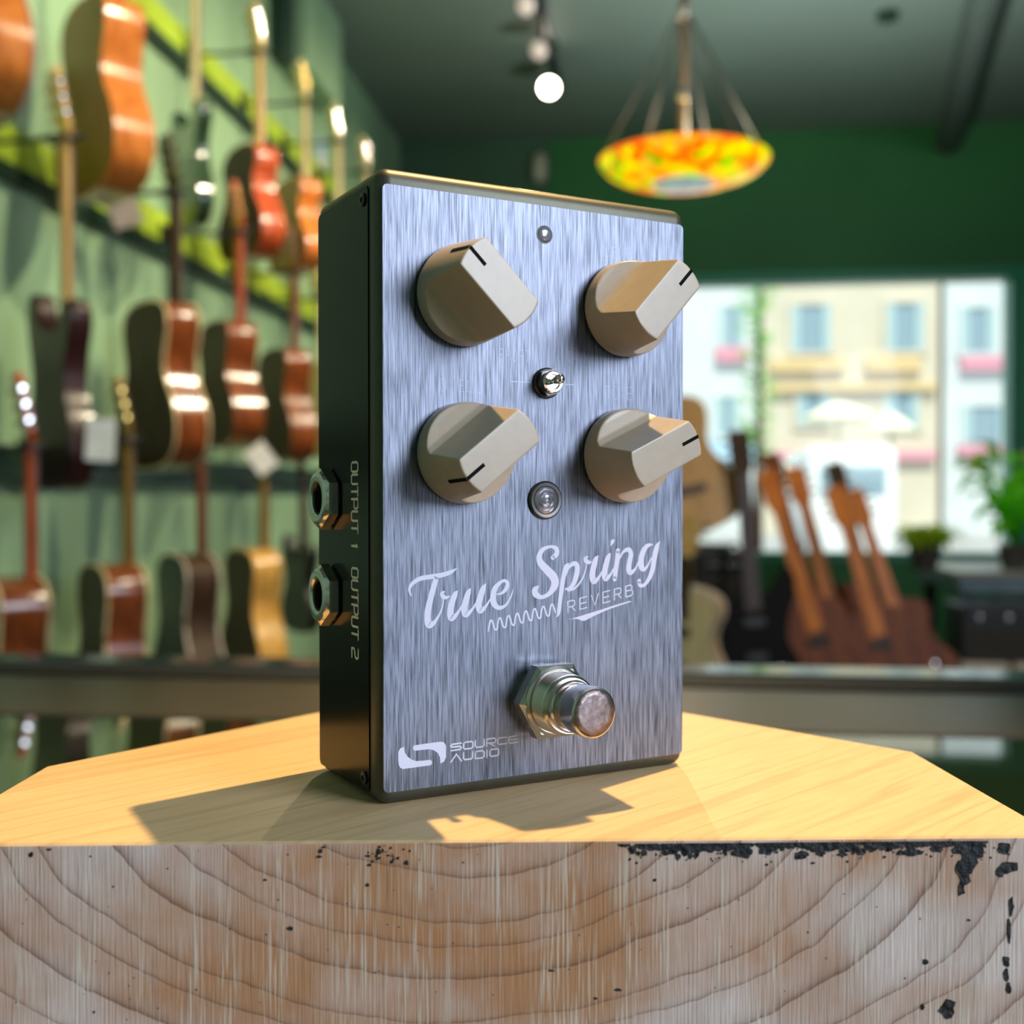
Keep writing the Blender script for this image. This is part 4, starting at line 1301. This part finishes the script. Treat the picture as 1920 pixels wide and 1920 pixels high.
th += [(5.6, 9.75), (5.2, 10.1), (4.9, 10.1), (4.9, 10.9), (4.6, 11.3), (4.1, 11.3)]
add_obj('threaded_bushing', mmlathe(th, 64, 'y-', (cx, 0, cz)), M['nickel'], fs, True, 0.35)
cap = add_obj('plunger', mmlathe([(3.6, 11.0), (3.7, 12.2), (4.35, 12.5), (4.5, 13.2), (4.72, 17.3), (4.62, 17.85), (4.3, 18.05)],
                                 48, 'y-', (cx, 0, cz)), M['nickel'], fs, True, 0.5)
add_obj('worn_cap', mmlathe([(4.3, 17.9), (4.3, 18.06), (3.0, 18.16), (0, 18.2)], 48, 'y-', (cx, 0, cz)), M['worncap'], fs, True)

# output jacks on the side
JY = 24.3
for z in (55.3, 36.4):
    j = add_obj('output_jack', mmlathe([(5.3, 0.2), (5.3, 0.5), (5.1, 0.7), (4.2, 0.7)], 32, 'x-', (0, JY, z)), M['blackmetal'],
                pedal, True, 0.5)
    nb = bmesh.new()
    hexo = [(JY + 6.1 * math.cos(math.radians(30 + 60 * k)), z + 6.1 * math.sin(math.radians(30 + 60 * k))) for k in range(6)]
    prism(nb, hexo, on_side, 0.7, 2.5)
    nb.faces.ensure_lookup_table()
    tops = [f_ for f_ in nb.faces if all(abs(v.co.x + .0025) < 1e-6 for v in f_.verts)]
    bmesh.ops.delete(nb, geom=tops, context='FACES')
    # rounded crown running from the flats to the round mouth
    loops = []
    N6 = 36
    for r, t, k_ in ((6.1, 2.5, 1.0), (5.2, 3.15, 0.0), (4.4, 3.4, 0.0), (3.6, 3.35, 0.0), (3.15, 3.0, 0.0), (3.05, 1.0, 0.0)):
        L_ = []
        for k in range(N6):
            a = 2 * PI * k / N6
            rr = r
            if k_:
                am = (a - math.radians(30)) % (PI / 3) - PI / 6
                rr = r * math.cos(PI / 6) / math.cos(am)
            L_.append(nb.verts.new(on_side(JY + rr * math.cos(a), z + rr * math.sin(a), t)))
        loops.append(L_)
    for A, B in zip(loops, loops[1:]):
        for k in range(N6):
            nb.faces.new((A[k], A[(k + 1) % N6], B[(k + 1) % N6], B[k]))
    add_obj('hex_nut', nb, M['nickel'], j, True, 0.6)
    add_obj('socket_hole', mmlathe([(3.0, 0.8), (3.0, 2.7), (2.8, 2.7), (2.75, 0.7), (0, 0.7)], 32, 'x-', (0, JY, z)), M['black'], j, True, 0.5)
# power jack peeking over the top edge
add_obj('power_jack', lathe(bmesh.new(), [(.0042, 0), (.0042, .0009), (.0036, .0012), (.0028, .0012), (.0026, .0004)], 32, 'z', (.0345, .0135, .1147)),
        M['nickel'], pedal, True, 0.5)

# printing on the face
lt = bmesh.new()
k = 0
for st in SCRIPT_T + SCRIPT_S:
    ribbon(lt, catmull([(a, b, c) for a, b, c in st], 8), on_front, 0.1, 0.15 + 0.001 * k)
    k += 1
ribbon(lt, catmull([(a, b, 0.17) for a, b, c in SPRING_LINE], 4), on_front, 0.1, 0.15)
prism(lt, SWOOSH, on_front, 0.1, 0.16)
tag(add_obj('title_lettering', lt, M['print'], plate), 'pale script lettering with a spring line')
rv = bmesh.new()
ax, az = 39.45, 33.05
dx, dz = (54.95 - ax), (35.85 - az)
cell = 2.15
ln = math.hypot(dx, dz)
write(rv, 'REVERB', (ax, az), (dx / ln * cell, dz / ln * cell), (-0.02 * cell, cell), 0.78, 0.505, 0.115, on_front, 0.1, 0.15)
add_obj('subtitle_lettering', rv, M['print'], plate)
lg = bmesh.new()
prism(lg, [(p[0], p[1]) for p in LOGO_A], on_front, 0.1, 0.17)
prism(lg, [(p[0], p[1]) for p in LOGO_B], on_front, 0.1, 0.17)
k = 0
for st in LOGO_TEXT:
    ribbon(lg, [(a, b, 0.145) for a, b, c in st], on_front, 0.1, 0.15 + 0.001 * k)
    k += 1
tag(add_obj('logo', lg, M['print'], plate), 'pale emblem and two-line maker lettering')
fl = bmesh.new()
for txt, x0, z0, h, w, g in (('TANK', 39.2, 81.8, 2.1, 0.42, 0.24), ('TONE', 48.2, 75.1, 2.5, 0.42, 0.28), ('DWELL', 12.2, 75.1, 2.2, 0.48, 0.34),
                             ('LEVEL', 47.9, 103.2, 2.0, 0.5, 0.36), ('SHORT', 24.4, 81.4, 2.1, 0.42, 0.24)):
    write(fl, txt, (x0, z0), (h, 0), (0, h), w, g, 0.05, on_front, 0.1, 0.14)
ribbon(fl, [(26.8, 77.5, 0.09), (31.2, 77.5, 0.09)], on_front, 0.1, 0.14, False)
ribbon(fl, [(37.4, 77.5, 0.09), (41.2, 77.5, 0.09)], on_front, 0.1, 0.14, False)
tag(add_obj('control_lettering', fl, M['faint'], plate), 'faint control names hardly lighter than the metal')
ol = bmesh.new()
for txt, z0 in (('OUTPUT 1', 62.1), ('OUTPUT 2', 42.3)):
    write(ol, txt, (12.9, z0), (0, -3.3), (-3.3, 0), 0.53, 0.165, 0.22, on_side, 0.24, 0.29)
tag(add_obj('output_lettering', ol, M['sideprint'], side), 'light grey lettering running down the side')

# ---------------------------------------------------------------- the wooden block


def end_grain():
    m = bpy.data.materials.new('pinkish_end_grain')
    nt, b = nodes_of(m)
    N, L = nt.nodes, nt.links
    tc = N.new('ShaderNodeTexCoord')
    sx = N.new('ShaderNodeSeparateXYZ')
    L.new(tc.outputs['Object'], sx.inputs[0])

    def val(x):
        return x.outputs[0] if hasattr(x, 'outputs') else x

    def math_(op, a, b_=None, c=None):
        n = N.new('ShaderNodeMath')
        n.operation = op
        for i, q in enumerate((a, b_, c)):
            if q is None:
                continue
            if isinstance(q, (int, float)):
                n.inputs[i].default_value = q
            else:
                L.new(q, n.inputs[i])
        return n.outputs[0]

    def noise(scale, detail=3, s=(1, 1, 1), rough=0.5):
        mp = N.new('ShaderNodeMapping')
        mp.inputs['Scale'].default_value = s
        nz = N.new('ShaderNodeTexNoise')
        nz.inputs['Scale'].default_value = scale
        nz.inputs['Detail'].default_value = detail
        nz.inputs['Roughness'].default_value = rough
        L.new(tc.outputs['Object'], mp.inputs['Vector'])
        L.new(mp.outputs['Vector'], nz.inputs['Vector'])
        return nz.outputs['Fac']

    def ramp(v, a, c, ca=(0, 0, 0, 1), cc=(1, 1, 1, 1)):
        r = N.new('ShaderNodeValToRGB')
        r.color_ramp.elements[0].position = a
        r.color_ramp.elements[1].position = c
        r.color_ramp.elements[0].color = ca
        r.color_ramp.elements[1].color = cc
        L.new(v, r.inputs['Fac'])
        return r.outputs['Color']

    def mix(f, a, c, mode='MIX'):
        n = N.new('ShaderNodeMix')
        n.data_type = 'RGBA'
        n.blend_type = mode
        if isinstance(f, (int, float)):
            n.inputs[0].default_value = f
        else:
            L.new(f, n.inputs[0])
        for i, q in ((6, a), (7, c)):
            if isinstance(q, tuple):
                n.inputs[i].default_value = q
            else:
                L.new(q, n.inputs[i])
        return n.outputs[2]
    x = math_('MULTIPLY', math_('SUBTRACT', sx.outputs['X'], 0.015), 0.60)
    z = math_('SUBTRACT', sx.outputs['Z'], 0.0135)
    d = math_('SQRT', math_('ADD', math_('MULTIPLY', x, x), math_('MULTIPLY', z, z)))
    d = math_('ADD', d, math_('MULTIPLY', math_('SUBTRACT', noise(28, 3), 0.5), 0.007))
    d = math_('ADD', d, math_('MULTIPLY', math_('SUBTRACT', noise(400, 2, (1, 1, .2)), 0.5), 0.0006))
    # unequal ring spacing
    dd = math_('ADD', d, math_('MULTIPLY', math_('SINE', math_('MULTIPLY', d, 420.0)), 0.0011))
    fr = math_('FRACT', math_('DIVIDE', dd, 0.0052))
    late = math_('ADD', math_('MULTIPLY', math_('POWER', fr, 4.0), 0.28), math_('MULTIPLY', math_('POWER', fr, 16.0), 0.9))
    line = math_('MULTIPLY', late, math_('ADD', 0.35, math_('MULTIPLY', noise(90, 2), 0.9)))
    base = ramp(noise(75, 7, (1, 1, .5), 0.65), 0.34, 0.66, (0.58, 0.44, 0.385, 1), (0.78, 0.635, 0.59, 1))
    # soft orange stains low in the middle
    st = math_('SUBTRACT', noise(34, 4, (1, 1, 1.3)), 0.42)
    bx = math_('MULTIPLY', math_('SUBTRACT', sx.outputs['X'], 0.012), 14.0)
    bz = math_('MULTIPLY', math_('SUBTRACT', sx.outputs['Z'], -0.018), 40.0)
    blob = math_('SUBTRACT', 1.0, math_('SQRT', math_('ADD', math_('MULTIPLY', bx, bx), math_('MULTIPLY', bz, bz))))
    blob = math_('MAXIMUM', blob, 0.0)
    stn = math_('MINIMUM', math_('MULTIPLY', math_('ADD', math_('MULTIPLY', blob, 0.95), math_('MULTIPLY', st, 2.4)), 1.15), 0.9)
    stn = math_('MAXIMUM', stn, 0.0)
    col = mix(stn, base, (0.50, 0.22, 0.08, 1))
    col = mix(math_('MINIMUM', math_('MULTIPLY', line, 0.95), 0.75), col, (0.19, 0.075, 0.035, 1))
    # pale vertical saw marks
    sc = noise(1.0, 3, (2800, 1, 75))
    gate = ramp(noise(1.0, 2, (170, 1, 16)), 0.45, 0.60)
    scr = math_('MULTIPLY', ramp(sc, 0.50, 0.62), gate)
    col = mix(math_('MULTIPLY', scr, 0.70), col, (0.76, 0.68, 0.58, 1))
    wide = math_('MULTIPLY', ramp(noise(1.0, 1, (420, 1, 8)), 0.64, 0.70), 0.32)
    col = mix(wide, col, (0.76, 0.69, 0.60, 1))
    dk = math_('MULTIPLY', ramp(noise(1.0, 3, (1500, 1, 60)), 0.60, 0.70), 0.35)
    col = mix(dk, col, (0.22, 0.15, 0.11, 1))
    L.new(col, b.inputs['Base Color'])
    b.inputs['Roughness'].default_value = 0.75
    bp = N.new('ShaderNodeBump')
    bp.inputs['Strength'].default_value = 0.5
    bp.inputs['Distance'].default_value = 0.0004
    L.new(sc, bp.inputs['Height'])
    L.new(bp.outputs['Normal'], b.inputs['Normal'])
    return m


def block_top_wood():
    m = bpy.data.materials.new('pale_yellow_wood')
    nt, b = nodes_of(m)
    N, L = nt.nodes, nt.links
    tc = N.new('ShaderNodeTexCoord')
    rt = N.new('ShaderNodeMapping')
    rt.inputs['Rotation'].default_value = (0, 0, math.radians(45))
    L.new(tc.outputs['Object'], rt.inputs['Vector'])
    mp = N.new('ShaderNodeMapping')
    mp.inputs['Scale'].default_value = (750, 60, 60)
    L.new(rt.outputs['Vector'], mp.inputs['Vector'])
    nz = N.new('ShaderNodeTexNoise')
    nz.inputs['Scale'].default_value = 1
    nz.inputs['Detail'].default_value = 4
    L.new(mp.outputs['Vector'], nz.inputs['Vector'])
    cr = N.new('ShaderNodeValToRGB')
    cr.color_ramp.elements[0].position = 0.30
    cr.color_ramp.elements[1].position = 0.62
    cr.color_ramp.elements[0].color = (0.57, 0.40, 0.215, 1)
    cr.color_ramp.elements[1].color = (0.64, 0.46, 0.26, 1)
    L.new(nz.outputs['Fac'], cr.inputs['Fac'])
    # thin darker growth lines
    mp2 = N.new('ShaderNodeMapping')
    mp2.inputs['Scale'].default_value = (100, 4.0, 20)
    L.new(rt.outputs['Vector'], mp2.inputs['Vector'])
    n2 = N.new('ShaderNodeTexNoise')
    n2.inputs['Scale'].default_value = 1
    n2.inputs['Detail'].default_value = 1
    L.new(mp2.outputs['Vector'], n2.inputs['Vector'])
    r2 = N.new('ShaderNodeValToRGB')
    e = r2.color_ramp.elements
    e[0].position = 0.47
    e[0].color = (0, 0, 0, 1)
    e[1].position = 0.50
    e[1].color = (1, 1, 1, 1)
    q = e.new(0.53)
    q.color = (0, 0, 0, 1)
    L.new(n2.outputs['Fac'], r2.inputs['Fac'])
    mx = N.new('ShaderNodeMix')
    mx.data_type = 'RGBA'
    mm_ = N.new('ShaderNodeMath')
    mm_.operation = 'MULTIPLY'
    mm_.inputs[1].default_value = 0.32
    L.new(r2.outputs['Color'], mm_.inputs[0])
    L.new(mm_.outputs[0], mx.inputs[0])
    L.new(cr.outputs['Color'], mx.inputs[6])
    mx.inputs[7].default_value = (0.36, 0.20, 0.09, 1)
    L.new(mx.outputs[2], b.inputs['Base Color'])
    b.inputs['Roughness'].default_value = 0.55
    bp = N.new('ShaderNodeBump')
    bp.inputs['Strength'].default_value = 0.15
    bp.inputs['Distance'].default_value = 0.0003
    L.new(nz.outputs['Fac'], bp.inputs['Height'])
    L.new(bp.outputs['Normal'], b.inputs['Normal'])
    return m


M['endgrain'] = end_grain()
M['blocktop'] = block_top_wood()
M['paint'] = mat('dried_black_paint', (0.018, 0.018, 0.022), 0.6, var=0.4, scale=900, bump=0.6)
bb = bmesh.new()
# outline seen from above (right, away), millimetres, in the block's own frame
outl = [(-73, -21.2), (-73, 32), (-27, 91), (68, 91), (111.5, 45), (114, -16.6)]
prism(bb, outl, lambda u, v, t: mm(u, v, t), -99.7, 0)
bb.edges.ensure_lookup_table()
top_e = [e for e in bb.edges if all(v.co.z > -1e-6 for v in e.verts)]
bmesh.ops.bevel(bb, geom=top_e, offset=0.0011, segments=3, profile=0.5, affect='EDGES')
block = add_obj('wooden_block', bb, [M['blocktop'], M['endgrain']], None, True, 0.5)
for p in block.data.polygons:
    p.material_index = 1 if (p.normal.z < 0.3) else 0
fwd = Vector((-math.sin(YAW), math.cos(YAW), 0))
rgt = Vector((math.cos(YAW), math.sin(YAW), 0))
bl = (rgt * (-23.7) + fwd * 204.0) * 0.001
block.location = (bl.x, bl.y, BLOCK_TOP)
block.rotation_euler = (0, 0, YAW)
tag(block, 'thick many-sided wooden block with pale yellow top and black paint along its front edge', 'wooden block')
# smears and flecks of black paint on the front face (its front plane: y = -21.2 + (x+73)*0.0246)
pb = bmesh.new()
rnd = random.Random(4)


def patch(px, py, w, h, n=13, lift=0.0):
    x = 23.7 + (px - 960) * 0.0862
    z = 55.8 - (py - 931) * 0.0862
    w *= 0.0862 / 2
    h *= 0.0862 / 2
    pts = []
    for k in range(n):
        a = 2 * PI * k / n
        r = rnd.uniform(0.62, 1.2)
        pts.append((x + w * r * math.cos(a), min(z + h * r * math.sin(a), -0.9)))
    prism(pb, pts, lambda u, v, t: mm(u, -21.2 + (u + 73) * 0.02456 - t, v), -0.1, 0.10 + lift)


k = 0
x = 1165
while x < 1860:
    dens = 0.55 if x < 1210 else 1.0
    if x in range(1418, 1436) or x in range(1515, 1530):
        x += 9
        continue
    patch(x, 1592 + rnd.uniform(-5, 6), rnd.uniform(22, 40) * dens, rnd.uniform(12, 26) * dens, 15, 0.0007 * (k % 40))
    if rnd.random() < 0.45:
        patch(x, 1604 + rnd.uniform(-4, 10), rnd.uniform(8, 22), rnd.uniform(8, 18), 11, 0.0007 * (k % 40))
    k += 1
    x += 11
for px, py, w, h in ((1835, 1606, 44, 44), (1828, 1630, 34, 44), (1822, 1655, 26, 40), (1816, 1678, 14, 36), (1812, 1642, 18, 30), (1398, 1608, 40, 22),
                     (1896, 1602, 26, 26), (1905, 1638, 40, 26), (1890, 1648, 20, 20), (1912, 1715, 10, 40), (1908, 1760, 8, 60), (1903, 1820, 14, 22),
                     (1903, 1845, 12, 26), (1908, 1870, 10, 22), (1790, 1908, 34, 36), (1748, 1820, 12, 12), (1720, 1610, 30, 20), (1545, 1610, 20, 14),
                     (543, 1743, 13, 9), (496, 1651, 7, 6), (720, 1585, 8, 8), (761, 1621, 9, 10), (688, 1663, 8, 8), (1230, 1658, 7, 6), (1034, 1828, 12, 5),
                     (1160, 1866, 14, 6), (96, 1590, 12, 6), (62, 1600, 8, 12), (177, 1897, 5, 5), (1830, 1740, 7, 5), (1531, 1628, 8, 5), (600, 1598, 10, 8),
                     (606, 1588, 8, 10), (597, 1608, 14, 5), (708, 1600, 9, 12), (745, 1612, 7, 6), (697, 1618, 7, 5), (1118, 1882, 8, 5), (1742, 1905, 8, 12)):
    patch(px, py, w, h, 11, 0.0007 * (k % 40))
    k += 1
for _ in range(70):
    patch(rnd.uniform(1170, 1915), 1600 + abs(rnd.gauss(0, 14)), rnd.uniform(2, 6), rnd.uniform(2, 6), 7)
for _ in range(60):
    patch(rnd.uniform(5, 1915), rnd.uniform(1590, 1915), rnd.uniform(1.5, 4), rnd.uniform(1.5, 4), 6)
for _ in range(26):
    patch(rnd.gauss(715, 22), rnd.gauss(1606, 12), rnd.uniform(3, 9), rnd.uniform(2, 7), 8)
tag(add_obj('black_paint', pb, M['paint'], block), 'smears and flecks of dried black paint')
